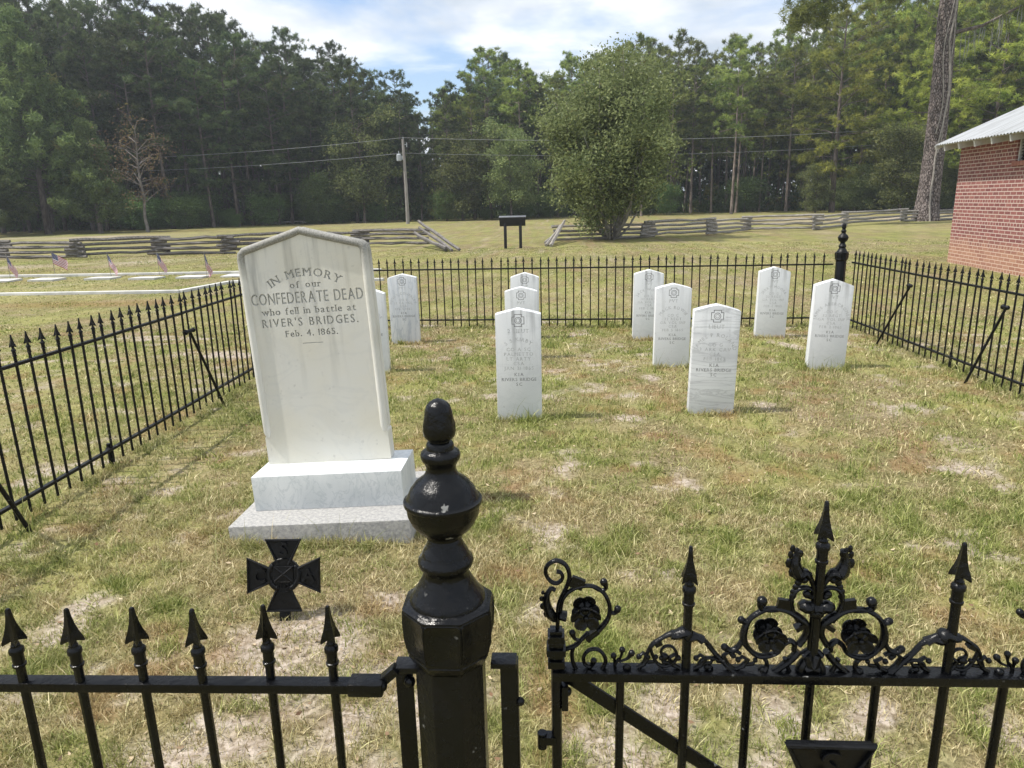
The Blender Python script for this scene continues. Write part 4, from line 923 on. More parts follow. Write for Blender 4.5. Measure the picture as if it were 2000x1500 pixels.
for i, x in enumerate(sx):
    o = link('grave_slab', lme, None, None, (x, 16.85+.1*math.sin(i*2.1), -.02), (R(1.5*math.sin(i)), 0, R(2*math.cos(i*3)))); tag(o, 'flat white grave '+Ln[i], 'grave slab', 'flat white grave slabs in the curbed plot')
RED = simple('flag_red', (.42, .05, .07), (.34, .04, .06), 9, .8, spec=.1); FW = simple('flag_white', (.74, .73, .74), (.66, .66, .68), 9, .8, spec=.1); BLU = simple('flag_blue', (.035, .045, .14), (.03, .04, .11), 9, .8, spec=.1)
def flag(x, y, label, droop, swing, wave, lean=0):
    t = empty('small_flag', (x, y, 0), (0, R(lean), 0)); tag(t, label, 'flag', 'small flags stuck beside the flat graves')
    mb = MB(); mb.tube([(0, 0, -.05), (0, 0, .60)], .006, 6); mb.ball((0, 0, .605), .011); mb.build('flag_stick', PALEBARK, t)
    nx_, nz_ = 26, 26; Wd, Hd = .44, .29; V = []; F = []; M_ = []
    for j in range(nz_+1):
        for i in range(nx_+1):
            u, v = i/nx_, j/nz_
            x_ = Wd*u*math.cos(droop)+Hd*(v)*math.sin(droop)*.0; z_ = .585-Hd*v*(1-.22*u*droop)-Wd*u*math.sin(droop)
            y_ = swing*u*.12+wave*.028*math.sin(u*9+v*2.5)*u; x_ = x_*(1-.12*wave*u)+.03*wave*math.sin(v*5)*u
            V.append((x_, y_, z_))
    for j in range(nz_):
        for i in range(nx_):
            a = j*(nx_+1)+i; F.append((a, a+1, a+nx_+2, a+nx_+1))
            canton = i < 10 and j < 14
            M_.append((1 if (i % 2 == 1 and j % 3 == 1) else 2) if canton else (0 if (j//2) % 2 == 0 else 1))
    t.scale = (1.0, 1.0, 1.0)
    n = len(V); me = bpy.data.meshes.new('cloth'); me.from_pydata(V, [], F); me.polygons.foreach_set('material_index', M_); me.polygons.foreach_set('use_smooth', [True]*len(F))
    link('flag_cloth', me, [RED, FW, BLU], t)
flag(-13.5, 17.35, 'leftmost small striped flag, hanging steeply down from its stick', 1.15, .5, .8)
flag(-13.0, 18.3, 'wide spread small striped flag flying out to the right, second from the left', .52, .3, .5)
flag(-10.95, 17.45, 'third small striped flag from the left, hanging at a steep slant', 1.05, -.4, .6, -3)
flag(-9.85, 17.7, 'small striped flag second from the right, hanging in a narrow slant', 1.1, .3, .7)
flag(-8.22, 16.85, 'rightmost small striped flag, limp and twisted around its stick', 1.38, .8, 1.6)
# ---------------------------------------------------------------- sign seen from behind
t = empty('information_sign', (-1.32, 25.5, 0)); tag(t, 'black lectern style sign on two posts, standing in the field between the split rail fences', 'sign')
for x in (-.26, .27): mb = MB(); mb.box((x, 0, .38), (.10, .10, .96)); mb.build('post', BLACKP, t, bevel=.006)
mb = MB(); mb.box((0, -.02, .915), (.90, .06, .30), Matrix.Rotation(R(12), 4, 'X')); mb.build('panel', BLACKP, t, bevel=.006)
mb = MB(); mb.box((0, .02, 1.075), (.94, .20, .03), Matrix.Rotation(R(14), 4, 'X')); mb.build('top_lip', simple('grey_edge', (.16, .17, .18), (.1, .1, .11), 5, .5), t, bevel=.005)  # lip in a lighter grey than the panel
# ---------------------------------------------------------------- utility pole and lines
t = empty('utility_pole', (-11.72, 59.9, 0)); tag(t, 'grey wooden utility pole with a transformer, at the gap in the trees', 'utility pole')
mb = MB(); mb.tube([(0, 0, -.3), (.02, 0, 3), (-.03, 0, 6.62)], [.15, .13, .105], 10); mb.build('pole', WOODP, t, smooth=60)
mb = MB(); mb.lathe([(4.95, .16), (4.98, .2), (5.42, .2), (5.45, .17), (5.5, .05)], 16, c=(-.42, 0, 0)); mb.tube([(-.42, 0, 5.45), (-.42, 0, 5.72)], .035, 8); mb.box((-.2, 0, 5.2), (.2, .06, .3)); mb.build('transformer', GREYM, t, smooth=40)
mb = MB(); mb.tube([(0, -.02, 6.55), (0, -.02, 6.78)], .035, 8); mb.box((.16, 0, 6.2), (.2, .05, .05)); mb.tube([(.26, 0, 6.0), (.26, 0, 6.35)], .04, 8); mb.build('insulator', GREYM, t)
def wire(a, b, sag, label):
    a, b = Vector(a), Vector(b); n = 24; mb = MB(); P = [a.lerp(b, i/n)-Vector((0, 0, sag*4*(i/n)*(1-i/n))) for i in range(n+1)]
    o = mb.tube(P, .015, 5, mi=0); o = mb.build('power_line', WIRE); tag(o, label, 'power line')
P1 = (-11.75, 59.85, 6.72); P2 = (-11.75, 59.85, 5.55)
wire(P1, (-38, 60.5, 5.75), .25, 'upper power line running left from the pole into the dark trees')
wire(P2, (-38, 60.5, 4.75), .25, 'lower power line running left from the pole into the dark trees')
wire(P1, (31, 66, 6.9), .55, 'upper power line running right from the pole in front of the pines')
wire(P2, (31, 66, 5.7), .55, 'lower power line running right from the pole in front of the pines')
# ---------------------------------------------------------------- trees
def orient(r, n, up=0.0):
    d = r.normal(size=(n, 3)); d[:, 2] += up; return d/np.linalg.norm(d, axis=1)[:, None]
def tufts(r, C, k, L, w, spread, up=.35, dry=.008):
    """needle tufts: k long thin triangles from each centre"""
    n = len(C)*k; c = np.repeat(C, k, 0)+r.normal(size=(n, 3))*spread; d = orient(r, n, up)
    s = np.cross(d, orient(r, n)); s /= np.linalg.norm(s, axis=1)[:, None]+1e-6
    Ls = (L*r.uniform(.6, 1.2, n))[:, None]; ws = (w*r.uniform(.7, 1.3, n))[:, None]
    V = np.stack([c-s*ws-d*Ls*.2, c+s*ws-d*Ls*.2, c+d*Ls], 1).reshape(-1, 3)
    T = np.arange(n*3).reshape(-1, 3)
    tone = np.repeat(np.clip(r.normal(.45, .25, len(C)), 0, 1), k)+r.normal(0, .13, n)
    dr = (np.repeat(r.random(len(C)) < dry, k))*.8
    return V, T, np.repeat(np.stack([np.clip(tone, 0, 1), dr, 0*tone], 1), 3, 0)
def leaves(r, C, k, s, spread, dry=.02):
    n = len(C)*k; c = np.repeat(C, k, 0)+r.normal(size=(n, 3))*spread*np.array([1, 1, .75]); d = orient(r, n, .0); q = np.cross(d, orient(r, n)); q /= np.linalg.norm(q, axis=1)[:, None]+1e-6
    z = (s*r.uniform(.6, 1.3, n))[:, None]
    V = np.stack([c-d*z, c+q*z*.45, c+d*z, c-q*z*.45], 1).reshape(-1, 3)
    tone = np.repeat(np.clip(r.normal(.45, .22, len(C)), 0, 1), k)+r.normal(0, .16, n)
    return V, np.arange(n*4).reshape(-1, 4), np.repeat(np.stack([np.clip(tone, 0, 1), (r.random(n) < dry)*.8, 0*tone], 1), 4, 0)
def tree_parts(name, woodmb, fol, bark, mat, quad=False):
    w = woodmb.mesh(name+'_wood', 60); w.materials.append(bark)
    V, F, c = fol; f = np_mesh(name+'_crown', V, F if quad else None, None if quad else F, c); f.materials.append(mat)
    return w, f
def pads(r, C, S, k, L, w, up=.45, dry=.01):
    """boughs: inside each flattened ellipsoid a few star-shaped needle tufts"""
    m = 7; n0 = len(C)*m; u = r.normal(size=(n0, 3)); u /= np.linalg.norm(u, axis=1)[:, None]; u *= (r.random(n0)**.45)[:, None]
    T0 = np.repeat(C, m, 0)+u*np.repeat(S, m)[:, None]*np.array([1, 1, .6]); q = max(8, k//m); n = n0*q
    ax = orient(r, n0, .5)+u*.8; ax /= np.linalg.norm(ax, axis=1)[:, None]
    d = orient(r, n, 0)+np.repeat(ax, q, 0)*.75; d /= np.linalg.norm(d, axis=1)[:, None]; c = np.repeat(T0, q, 0)+r.normal(0, .035, (n, 3))
    s = np.cross(d, orient(r, n)); s /= np.linalg.norm(s, axis=1)[:, None]+1e-6
    Ls = (L*r.uniform(.6, 1.2, n))[:, None]; ws = (w*r.uniform(.7, 1.3, n))[:, None]
    V = np.stack([c-s*ws, c+s*ws, c+d*Ls], 1).reshape(-1, 3); T = np.arange(n*3).reshape(-1, 3)
    tone = np.repeat(np.repeat(np.clip(r.normal(.42, .26, len(C)), 0, 1), m)+r.normal(0, .18, n0), q)+r.normal(0, .08, n); dr = np.repeat(r.random(n0) < dry, q)*.7
    return V, T, np.repeat(np.stack([np.clip(tone, 0, 1), dr, 0*tone], 1), 3, 0)
def pine(seed, H, base, Rm, mat, dens=1.0, tr=.17, low=0, k=105, bark=None):
    r = np.random.default_rng(seed); mb = MB(); n = 9; bend = r.normal(0, .25, 2)
    tp = [Vector((bend[0]*math.sin(i/n*3), bend[1]*math.sin(i/n*2.5), H*i/n)) for i in range(n+1)]
    mb.tube([tp[0]-Vector((0, 0, .3))]+tp, [tr*1.5]+[tr*(1.15 if i == 0 else 1)*(1-.86*i/n) for i in range(n+1)], 8)
    def at(z): f = z/H*n; i = min(int(f), n-1); return tp[i].lerp(tp[i+1], f-i)
    C = []; S = []; nb = int(25*dens)
    for b in range(nb):
        f = (b+r.random())/nb; z = H*(base+(1-base)*f*.97); a = b*2.4+r.normal(0, .5)
        prof = (math.sin(min(1, (f+.22)*1.35)*math.pi*.5))*(1-f)**.55+.10
        L_ = Rm*prof*r.uniform(.55, 1.35)+.3; up = .10+.55*f+r.normal(0, .14)
        p0 = at(z); P = [p0]
        for j in range(1, 5):
            q = j/4; P.append(p0+Vector((math.cos(a+.12*j*math.sin(b))*L_*q, math.sin(a+.12*j*math.sin(b))*L_*q, L_*(up*q-.30*q*q*(1-f)))))
        mb.tube(P, [.05*(1-f*.6), .04, .03, .02, .008], 4, cap=False)
        m_ = max(3, int(L_*3.0))
        for j in range(m_):
            q = .42+.63*(j+r.random())/m_; i = min(int(q*4), 3); p = P[i].lerp(P[i+1], q*4-i)
            off = Vector(r.normal(0, .16*L_*q+.1, 3)*np.array([1, 1, .35])); C.append(p+off); S.append(r.uniform(.22, .66)*(1-.25*f))
            mb.tube([P[max(i-1, 0)], p+off], [.014, .006], 3, cap=False)
    for b in range(int(9*base)):
        z = H*base*r.uniform(.35, 1); a = r.uniform(0, 6.3); p = at(z); L_ = r.uniform(.5, 1.6); mb.tube([p, p+Vector((math.cos(a)*L_, math.sin(a)*L_, r.uniform(-.1, .3)))], [.022, .006], 4, cap=False)
    for dz in (.1, .5, .95): C.append(tp[-1]-Vector((0, 0, dz))); S.append(.25+.2*dz)
    return tree_parts('pine', mb, pads(r, np.array([tuple(c) for c in C]), np.array(S), k, .33, .024), bark or BARK, mat)
def conifer_cone(seed, H, Rm, mat):
    """dense cone of sprays reaching almost to the ground"""
    r = np.random.default_rng(seed); mb = MB(); mb.tube([(0, 0, -.3), (.1, 0, H*.5), (0, .1, H)], [.24, .14, .02], 8); C = []
    for b in range(170):
        f = r.random()**.8; z = H*(.08+.92*f); a = r.uniform(0, 6.283); L_ = Rm*(1-f)**.75*(.72+.35*math.sin(3*a+z))+.2
        up = r.uniform(.25, .6); P = [Vector((0, 0, z)), Vector((math.cos(a)*L_*.5, math.sin(a)*L_*.5, z+L_*up*.3)), Vector((math.cos(a)*L_, math.sin(a)*L_, z+L_*up))]
        mb.tube(P, [.03, .02, .006], 3, cap=False)
        for j in range(max(3, int(L_*3.4))):
            q = r.uniform(.35, 1.05); p = P[1].lerp(P[2], (q-.5)*2) if q > .5 else P[0].lerp(P[1], q*2); C.append(tuple(p+Vector(r.normal(0, .16, 3))))
    V, T, c = tufts(r, np.array(C), 34, .30, .045, .17, up=.5, dry=.02)
    return tree_parts('cedar', mb, (V, T, c), BARK, mat)
def broad(seed, H, Rm, base, mat, leaf=.11, nl=60, nc=330, bark=None, stems=1, spreadr=.38, droop=0, round_=1.0, dry=.03, tr=.16):
    r = np.random.default_rng(seed); mb = MB(); C = []
    for s in range(stems):
        a0 = s*6.283/stems+r.normal(0, .3); ln_ = r.uniform(.03, 1.25); lean = (.44 if stems > 1 else 0)*ln_; top = H*(1-.46*ln_)*r.uniform(.88, 1.02) if stems > 1 else H*.93
        P = []
        for i in range(7):
            q = i/6; P.append(Vector((math.cos(a0)*((.12 if stems > 1 else 0)+lean*top*q**.7)+r.normal(0, .06)*(i > 0), math.sin(a0)*((.12 if stems > 1 else 0)+lean*top*q**.7)+r.normal(0, .06)*(i > 0), top*q-.1)))
        rr = tr*(.27 if stems > 1 else 1); mb.tube(P, [rr*(1-.85*i/6) for i in range(7)], 7)
        for b in range(int(nc/stems/7)+4):
            q = r.uniform(base*.9, .98); i = min(int(q*6), 5); p = P[i].lerp(P[i+1], q*6-i); a = r.uniform(0, 6.283); hz = p.z/H
            if stems > 1 and p.z < .55+1.1*abs(math.sin(s*2.1)): continue
            L_ = Rm*math.sqrt(max(.05, 1-((hz-(.5+base*.4))/(.62-base*.3))**2))*r.uniform(.45, 1.1) if stems == 1 else r.uniform(.35, 1.25)*(1.15-.5*hz)
            e = p+Vector((math.cos(a)*L_, math.sin(a)*L_, L_*r.uniform(.05, .6)-droop*L_)); md = p.lerp(e, .5)+Vector((0, 0, .12*L_))
            mb.tube([p, md, e], [rr*.28, rr*.16, rr*.05], 4, cap=False)
            for j in range(7): f = r.uniform(.35, 1.1); C.append(tuple((md.lerp(e, (f-.5)*2) if f > .5 else p.lerp(md, f*2))+Vector(r.normal(0, .22+.05*L_, 3))))
    V, Q_, c = leaves(r, np.array(C), nl, leaf, spreadr, dry)
    return tree_parts('broad', mb, (V, Q_, c), bark or BARK, mat, True)
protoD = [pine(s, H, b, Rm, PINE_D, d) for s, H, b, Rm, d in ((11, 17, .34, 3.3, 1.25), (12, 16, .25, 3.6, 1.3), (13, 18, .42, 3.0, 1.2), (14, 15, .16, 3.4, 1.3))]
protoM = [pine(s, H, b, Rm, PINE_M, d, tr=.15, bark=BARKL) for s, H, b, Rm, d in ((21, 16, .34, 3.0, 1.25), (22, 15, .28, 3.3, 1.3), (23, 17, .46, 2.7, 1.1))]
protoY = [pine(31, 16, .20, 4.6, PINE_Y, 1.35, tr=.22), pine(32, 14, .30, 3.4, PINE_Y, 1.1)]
protoC = [conifer_cone(41, 15, 4.6, CEDAR), conifer_cone(42, 11, 3.4, CEDAR)]
protoO = [broad(51, 11, 4.2, .22, OAKL, .13, 46, 420, droop=.25), broad(52, 9, 3.4, .15, OAKL, .13, 44, 380, droop=.1), broad(53, 5, 2.2, .12, BROAD, .10, 46, 240, tr=.08)]
def tree(proto, x, y, H, label, cat='tree', group=None, name='pine_tree', wide=1.0, rot=None, lean=(0, 0), H0=None):
    w, f = proto; zmax = H0 or max(v[2] for v in (w.bound_box_z if False else [(0, 0, PH[w.name])])); s = H/zmax
    t = empty(name, (x, y, 0), (lean[0], lean[1], rng.uniform(0, 6.28) if rot is None else rot)); tag(t, label, cat, group)
    t.scale = (s*wide, s*wide, s)
    link('trunk', w, None, t); link('crown', f, None, t); return t
PH = {}
def reg(ps):
    for w, f in ps:
        a = np.empty(len(f.vertices)*3, np.float32); f.vertices.foreach_get('co', a); PH[w.name] = float(a.reshape(-1, 3)[:, 2].max())
for p in (protoD, protoM, protoY, protoC, protoO): reg(p)
# height of the tree line by bearing (tangent of the bearing, height per metre of distance)
BR = [-.90, -.78, -.715, -.614, -.546, -.493, -.419, -.379, -.314, -.287, -.248, -.215, -.189, -.174, -.162, -.149, -.135, -.101, -.047, -.008, .038, .106, .142, .174, .213, .244, .275, .336, .397, .577, .8]
HT = [.33, .325, .315, .295, .28, .262, .255, .242, .213, .210, .20, .185, .165, .123, .085, .142, .180, .192, .205, .19, .202, .217, .213, .212, .203, .198, .203, .232, .272, .30, .31]
def line_h(x, y): return 1.6+np.interp(x/y, BR, HT)*y
zones = [(-.9, -.60, 'tall dark pine in the shaded woodland at the far left, behind the cedars', 'pines in the far left woodland'),
         (-.60, -.38, 'tall dark pine in the shaded woodland left of the big memorial top', 'pines in the left woodland'),
         (-.38, -.165, 'dark pine in the woodland edge sloping down towards the gap by the utility pole', 'pines left of the sky gap'),
         (-.165, .0, 'green pine in the woodland right of the sky gap, behind the black sign', 'pines right of the sky gap'),
         (.0, .20, 'pine standing behind the large many stemmed bush', 'pines behind the bush'),
         (.20, .34, 'sunlit pine with a bare straight trunk at the right hand woodland edge', 'sunlit edge pines'),
         (.34, .9, 'pine in the sunlit woodland behind the big foreground pine trunk', 'pines behind the big trunk')]
def edge_y(b): return np.interp(b, [-.9, -.7, -.55, -.45, -.3, -.15, 0, .15, .3, .45, .8], [56, 60, 61, 64, 69, 68, 71, 74, 74.5, 70, 62])
r = random.Random(5)
for row, (dy, stepb, hs_) in enumerate(((0, .030, .90), (5.5, .026, .97), (11, .027, 1.0))):
    b = -.86
    while b < .80:
        bb = b+r.uniform(-.008, .008); y = edge_y(bb)+dy+r.uniform(-1.5, 1.5); x = bb*y
        if abs(bb+.162) < .013 and row < 2: b += stepb; continue
        H = line_h(x, y)*hs_*(r.uniform(.80, 1.05) if bb > -.38 else r.uniform(.86, 1.03))
        z = next(z for z in zones if z[0] <= bb < z[1])
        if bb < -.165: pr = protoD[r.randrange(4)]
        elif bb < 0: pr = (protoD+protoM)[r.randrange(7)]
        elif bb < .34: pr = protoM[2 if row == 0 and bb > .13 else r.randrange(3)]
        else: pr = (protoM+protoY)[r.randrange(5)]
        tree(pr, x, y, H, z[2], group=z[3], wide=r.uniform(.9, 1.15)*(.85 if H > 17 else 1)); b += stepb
# distinct trees
tree(protoC[0], -37.6, 53, 15.9, 'tall dense cedar with a pointed top at the far left edge of the woodland', name='cedar_tree', wide=1.05, rot=.5)
tree(protoC[0], -42.5, 54, 14.0, 'cedar cut by the left edge of the picture, broad and drooping', name='cedar_tree', wide=1.1, rot=2)
tree(protoC[1], -33.2, 52.5, 8.3, 'low cedar with ragged sprays left of the bare rusty tree', name='cedar_tree', wide=1.1, rot=4)
tree(protoC[1], -38.6, 49, 6.5, 'short bright green cedar in front of the tall pointed cedar', name='cedar_tree', wide=1.35, rot=1)
tree(protoY[0], 24.6, 66, 17.2, 'large yellow green pine with spreading layered branches, left of the big trunk', wide=1.05, rot=1.2)
tree(protoY[1], 31.0, 62, 13.5, 'bright yellow green pine directly behind the brick building roof', wide=1.2, rot=2.2)
tree(protoY[1], 36.5, 64, 15.5, 'yellow green pine at the right edge above the metal roof', wide=1.25, rot=3.2)
tree(protoM[2], 16.9, 70, 15.6, 'tall sunlit pine with a long clean trunk, standing forward of the right woodland', rot=.3, wide=1.05)
tree(protoM[0], 8.3, 68, 15.7, 'pointed pine whose tip rises above the bush, left of the pine row', rot=.9, wide=.75)
tree(protoO[0], -3.5, 66, 8.8, 'grey green drooping oak at the woodland edge behind the black sign', name='oak_tree', wide=1.05, rot=.2)
tree(protoO[1], -8.0, 67, 8.0, 'dark oak at the woodland edge right of the utility pole', name='oak_tree', wide=1.1, rot=1.2)
tree(protoO[0], -17.0, 66.5, 10.5, 'olive brown oak at the woodland edge left of the utility pole', name='oak_tree', wide=1.0, rot=2.2)
tree(protoO[2], -20.6, 64.5, 5.0, 'slender pale sapling by the fallen branches, left of the utility pole', name='sapling', wide=.7, rot=.2)
tree(protoO[2], 11.0, 70.5, 3.4, 'light green sapling low in the woodland edge, right of the bush', name='sapling', wide=.9, rot=3)
tree(protoO[1], 27.6, 60, 7.0, 'leafy green broadleaf tree left of the big foreground trunk', name='broadleaf_tree', wide=1.15, rot=4)
tree(protoO[1], 23.2, 66, 4.4, 'low leafy tree below the yellow green pine', name='broadleaf_tree', wide=1.0, rot=5)
# dying tree with rusty leaves
BARK2 = simple('grey_bark', (.24, .22, .20), (.12, .105, .095), 3, .9, 9, .6, .02, space='pos')
w, f = broad(61, 9.3, 3.2, .3, RUST, .10, 8, 170, bark=BARK2, spreadr=.3, dry=.2, tr=.15); reg([(w, f)])
tree((w, f), -29.6, 52.5, 9.5, 'half bare tree with forked pale trunk and sparse rusty leaves, left side', name='bare_tree', rot=.7)
# big many-stemmed bush
w, f = broad(71, 8.0, 3.15, .23, MYRT, .066, 50, 1500, bark=PALEBARK, stems=24, spreadr=.24, dry=.02, tr=.17); reg([(w, f)])
t = tree((w, f), 2.45, 29.9, 7.9, 'large many stemmed bush behind the back fence, right of the black sign', name='crape_myrtle', cat='bush', rot=.2, wide=1.08)
# big old pine close by, its crown above the picture
def big_pine():
    t = empty('old_pine', (20.95, 42.3, 0)); tag(t, 'huge old pine trunk with climbing vines, left of the brick building', 'tree')
    H = 27; mb = MB(); n = 70; m_ = 30; V = []; rr = np.random.default_rng(3)
    for i in range(n+1):
        z = -.2+H*i/n; rad = .56*(1-.55*z/H)+.20*math.exp(-max(z, 0)*1.7); cx_, cy_ = .10*math.sin(z*.35), .1*math.sin(z*.21)
        for j in range(m_):
            a = 2*math.pi*j/m_; k_ = rad*(1+.035*math.sin(a*5+z*.3)+rr.normal(0, .018)); V.append((cx_+k_*math.cos(a), cy_+k_*math.sin(a), z))
    F = [(i*m_+j, i*m_+(j+1) % m_, (i+1)*m_+(j+1) % m_, (i+1)*m_+j) for i in range(n) for j in range(m_)]
    mb.add(V, F); bk = NT('old_pine_bark', .95, .15); o = bk.obj(); q = bk.map(o, (1, 1, .42)); vo = bk.n('ShaderNodeTexVoronoi', feature='DISTANCE_TO_EDGE'); q2 = bk.n('ShaderNodeMix', data_type='VECTOR'); q2.inputs[0].default_value = .12; bk.l(q, q2.inputs[4]); nz = bk.n('ShaderNodeTexNoise'); nz.inputs['Scale'].default_value = 5; nz.inputs['Detail'].default_value = 5; bk.l(q, nz.inputs['Vector']); bk.l(nz.outputs['Color'], q2.inputs[5]); bk.l(q2.outputs[1], vo.inputs['Vector']); vo.inputs['Scale'].default_value = 13
    e = bk.ramp(vo.outputs[0], [(.0, 0), (.16, 1)]); nn = bk.noise(bk.map(o, (1, 1, .6)), 11, 5, .65)
    bk.color(bk.mix(e, (.055, .042, .038), bk.mix(bk.ramp(nn, [(.35, 0), (.65, 1)]), (.15, .12, .11), (.36, .31, .29)))); bk.bump(bk.math('ADD', e, nn), 1, .06)
    mb.build('trunk', bk.m, t, smooth=60)
    def vine(P, r_, name):
        k = MB(); k.tube([Vector(p) for p in P], r_, 6); k.build(name, VINE, t, smooth=60)
    def on(a, z, off=.03):
        rad = .56*(1-.55*z/H)+.20*math.exp(-max(z, 0)*1.7)+off; return (.10*math.sin(z*.35)+rad*math.cos(a), .1*math.sin(z*.21)+rad*math.sin(a), z)
    A = [a_-.62 for a_ in (-1.1, -1.22, -1.3, -1.25, -1.3, -1.15, -.95, -.75, -.62, -.65, -.8, -1.0, -.75, -.5, -.45, -.6)]
    vine([on(A[min(int(k/2), 15)]*(1-k % 2*.5)+A[min(int(k/2)+1, 15)]*(k % 2*.5), -.05+k*.42) for k in range(31)], [.05]*31, 'vine')
    vine([on(-1.75+.6*min(1, k/8)+.1*math.sin(k), 3.6+k*.42) for k in range(22)], [.035]*22, 'vine')
    vine([on(-2.1+.25*math.sin(k*.5)+.03*k, 4.6+k*.45, .04) for k in range(20)], [.03]*20, 'vine')
    # crown and hanging limbs
    C = []; k = MB(); r_ = np.random.default_rng(8)
    for b in range(26):
        z = H*(.62+.37*b/26); a = b*2.4; L_ = 5.5*(1-b/34)*r_.uniform(.7, 1.1); p0 = Vector((0, 0, z)); P = [p0+Vector((math.cos(a)*L_*q, math.sin(a)*L_*q, L_*(.35*q-.2*q*q))) for q in (0, .33, .66, 1)]
        k.tube(P, [.13, .09, .06, .02], 5, cap=False)
        for j in range(16): q = r_.uniform(.35, 1.05); C.append(tuple(P[0].lerp(P[3], q)+Vector(r_.normal(0, .45, 3))))
    limbs = [([(0, 0, 13.6), (-2.6, -1.6, 13.5), (-5.0, -2.6, 12.2), (-6.9, -3.2, 11.0), (-8.3, -3.4, 10.2), (-9.2, -3.5, 9.6)], .13, 80, .46), ([(-2.6, -1.6, 13.5), (-4.2, -2.2, 12.4), (-5.3, -2.2, 11.9)], .06, 26, .4),
             ([(0, 0, 13.0), (-1.4, -.4, 12.4), (-2.8, -1.2, 11.9), (-4.0, -1.4, 11.6)], .09, 44, .5), ([(0, 0, 9.6), (1.6, -.3, 9.9), (3.6, -.9, 10.9), (5.6, -1.5, 11.8)], .11, 24, .45)]
    for P, r0, nt_, sp in limbs:
        P = [Vector(p) for p in P]; m = len(P); k.tube(P, [r0*(1-.8*i/(m-1)) for i in range(m)], 6, cap=False)
        for j in range(nt_*2):
            q = r_.uniform(.40, 1.02)*(m-1); i = min(int(q), m-2); C.append(tuple(P[i].lerp(P[i+1], q-i)+Vector(r_.normal(0, sp, 3)*np.array([1, 1, .8]))))
    k.build('limbs', BARK, t, smooth=60)
    V, T, c = tufts(r_, np.array(C), 46, .34, .017, .09, up=.1, dry=.03); cr = np_mesh('crown', V, None, T, c); link('crown', cr, PINE_M, t)
    # grey moss hanging from the right limb
    V = []; Q_ = []; r_ = np.random.default_rng(4); mm = MB()
    for s in range(46):
        q = r_.uniform(.15, .95)*3; i = min(int(q), 2); P = [Vector(p) for p in limbs[3][0]]; p = P[i].lerp(P[i+1], q-i)+Vector(r_.normal(0, .08, 3)); L_ = r_.uniform(.5, 2.1)*(1.25-q/4)
        mm.tube([p, p+Vector((r_.normal(0, .06), 0, -L_*.5)), p+Vector((r_.normal(0, .1), 0, -L_))], [.012, .022, .003], 4, cap=False)
    mm.build('hanging_moss', simple('grey_moss', (.20, .21, .18), (.30, .31, .27), 5, .95), t)
big_pine()
# fallen logs
for x, y, a, L_, lb in ((-24.2, 66.6, .15, 3.2, 'pale fallen log lying at the foot of the left woodland'), (-21.9, 66.0, -.4, 1.8, 'short fallen branch beside the pale sapling')):
    mb = MB(); n = 7; r = random.Random(int(L_*10)); mb.tube([(math.cos(a)*L_*(i/(n-1)-.5), math.sin(a)*L_*(i/(n-1)-.5), .12+.12*i/n+r.uniform(0, .06)) for i in range(n)], [.11-.01*i for i in range(n)], 6)
    for k in range(4): q = r.uniform(-.4, .5)*L_; mb.tube([(q, 0, .15), (q+r.uniform(-.3, .3), -.2, .5+.3*r.random())], [.04, .01], 4)
    o = mb.build('fallen_log', PALEBARK, smooth=50, loc=(x, y, 0)); tag(o, lb, 'log')
# thick woods and undergrowth behind the first rows: nobody could count it
def deep_woods():
    r = np.random.default_rng(77); n = 5200; b = r.uniform(-1.05, 1.0, n); dep = r.uniform(13, 34, n); y = edge_y(b)+dep; x = b*y
    z = r.uniform(0, 1, n)**.85*(1.6+np.interp(b, BR, HT)*y)*.68; z = np.where(np.abs(b+.162) < .012, z*.62, z)
    V1, T1, c1 = tufts(r, np.stack([x, y, z], 1), 26, 1.0, .22, .7, up=.1, dry=0); 
    n = 4200; b = r.uniform(-1.0, .95, n); y = edge_y(b)+r.uniform(1.5, 22, n); x = b*y; z = r.gamma(1.6, .55, n)+(y-edge_y(b) > 13)*r.uniform(0, 4, n)
    V2, T2, c2 = tufts(r, np.stack([x, y, z], 1), 26, .42, .07, .35, up=.6, dry=.1)
    o = link('deep_woods', np_mesh('deep_woods', np.concatenate([V1, V2]), None, np.concatenate([T1, T2+len(V1)]), np.concatenate([c1*[.6, 1, 1], c2])), PINE_D); tag(o, 'dense undergrowth and far canopy filling the woodland behind the edge trees', 'woods', kind='stuff')
    mb = MB(); rr = random.Random(3)
    for i in range(420):
        b = rr.uniform(-.95, .85); y = float(edge_y(b))+rr.uniform(2, 20); x = b*y; h = rr.uniform(5, 11); w = rr.uniform(.04, .13); dx = rr.uniform(-.5, .5)
        mb.tube([(x, y, -.2), (x+dx, y, h)], [w, w*.6], 5, cap=False)
    o = mb.build('background_trunks', BARK, smooth=60); tag(o, 'countless thin trunks in the shade deep inside the woodland', 'tree trunks', kind='stuff')
deep_woods()

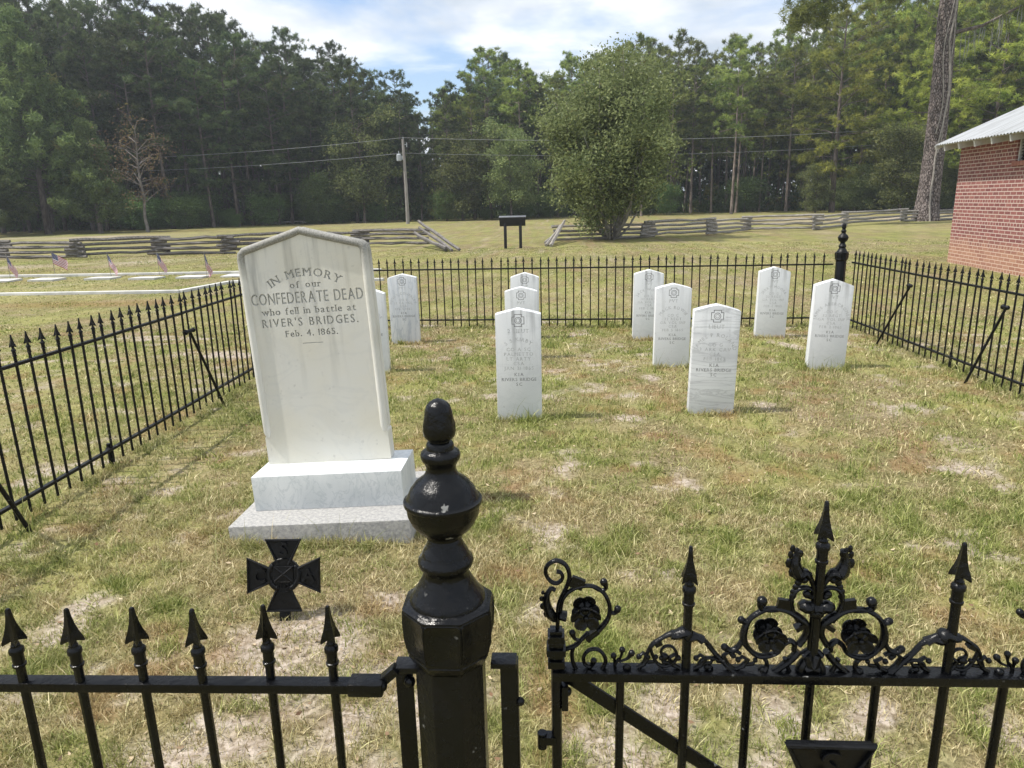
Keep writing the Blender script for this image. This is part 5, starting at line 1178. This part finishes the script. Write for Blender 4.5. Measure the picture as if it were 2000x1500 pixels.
# low shrubs along the woodland edge
sh = None; r = random.Random(21)
for i in range(64):
    bb = r.uniform(-.6, .62) if i % 3 else r.uniform(.36, .62)
    if abs(bb+.175) < .03 or .13 < bb < .36 and i % 4: continue
    y = float(edge_y(bb))+r.uniform(-3.2, 1.0); H = r.uniform(1.2, 4.2)*(1.15 if bb > .1 else .8)
    tree(protoO[2] if i % 3 else protoO[1], bb*y, y, H, 'leafy shrub at the foot of the pines left of the utility pole' if bb < -.175 else 'leafy sunlit shrub at the foot of the pines right of the utility pole', cat='shrub',
         group='edge shrubs left of the pole' if bb < -.175 else 'edge shrubs right of the pole', name='shrub', wide=r.uniform(1.1, 1.7))
# dry leaves, twigs and needles scattered on the lawn
def litter():
    r = np.random.default_rng(31); n = 5200; x = r.uniform(-4, 4.8, n); y = 1.2+8.5*r.random(n)**1.6; s = r.uniform(.004, .016, n); a = r.uniform(0, 6.28, n); z = gh(x, y)+r.uniform(.004, .02, n)
    ux, uy = np.cos(a)*s, np.sin(a)*s; w_ = r.uniform(.12, .6, n); t_ = r.normal(0, .4, n)*s
    V = np.stack([np.stack([x-ux, y-uy, z], 1), np.stack([x+uy*w_, y-ux*w_, z+t_], 1), np.stack([x+ux, y+uy, z+.3*s], 1), np.stack([x-uy*w_, y+ux*w_, z-t_*.3], 1)], 1).reshape(-1, 3)
    t2 = r.random(n)[:, None]; c = np.array([.16, .09, .05])*(1-t2)+np.array([.55, .45, .30])*t2
    m = NT('dry_leaf', .8, .2); m.color(m.attr('Col'))
    o = link('leaf_litter', np_mesh('leaf_litter', V, np.arange(n*4).reshape(-1, 4), None, np.repeat(c, 4, 0)), m.m); tag(o, 'dry leaf scraps and twigs scattered through the lawn grass', 'leaf litter', kind='stuff')
litter()
# ---------------------------------------------------------------- thin air between here and the woods
mb = MB(); mb.box((0, 70, 23), (340, 260, 50)); hz = mb.build('haze', None); tag(hz, kind='stuff')
hm = bpy.data.materials.new('haze'); hm.use_nodes = True; hn = hm.node_tree; hn.nodes.remove(hn.nodes['Principled BSDF'])
pv = hn.nodes.new('ShaderNodeVolumePrincipled'); pv.inputs['Color'].default_value = (.85, .92, 1, 1); pv.inputs['Density'].default_value = .0008; pv.inputs['Anisotropy'].default_value = .3
hn.links.new(pv.outputs[0], hn.nodes['Material Output'].inputs['Volume']); hz.data.materials.append(hm)
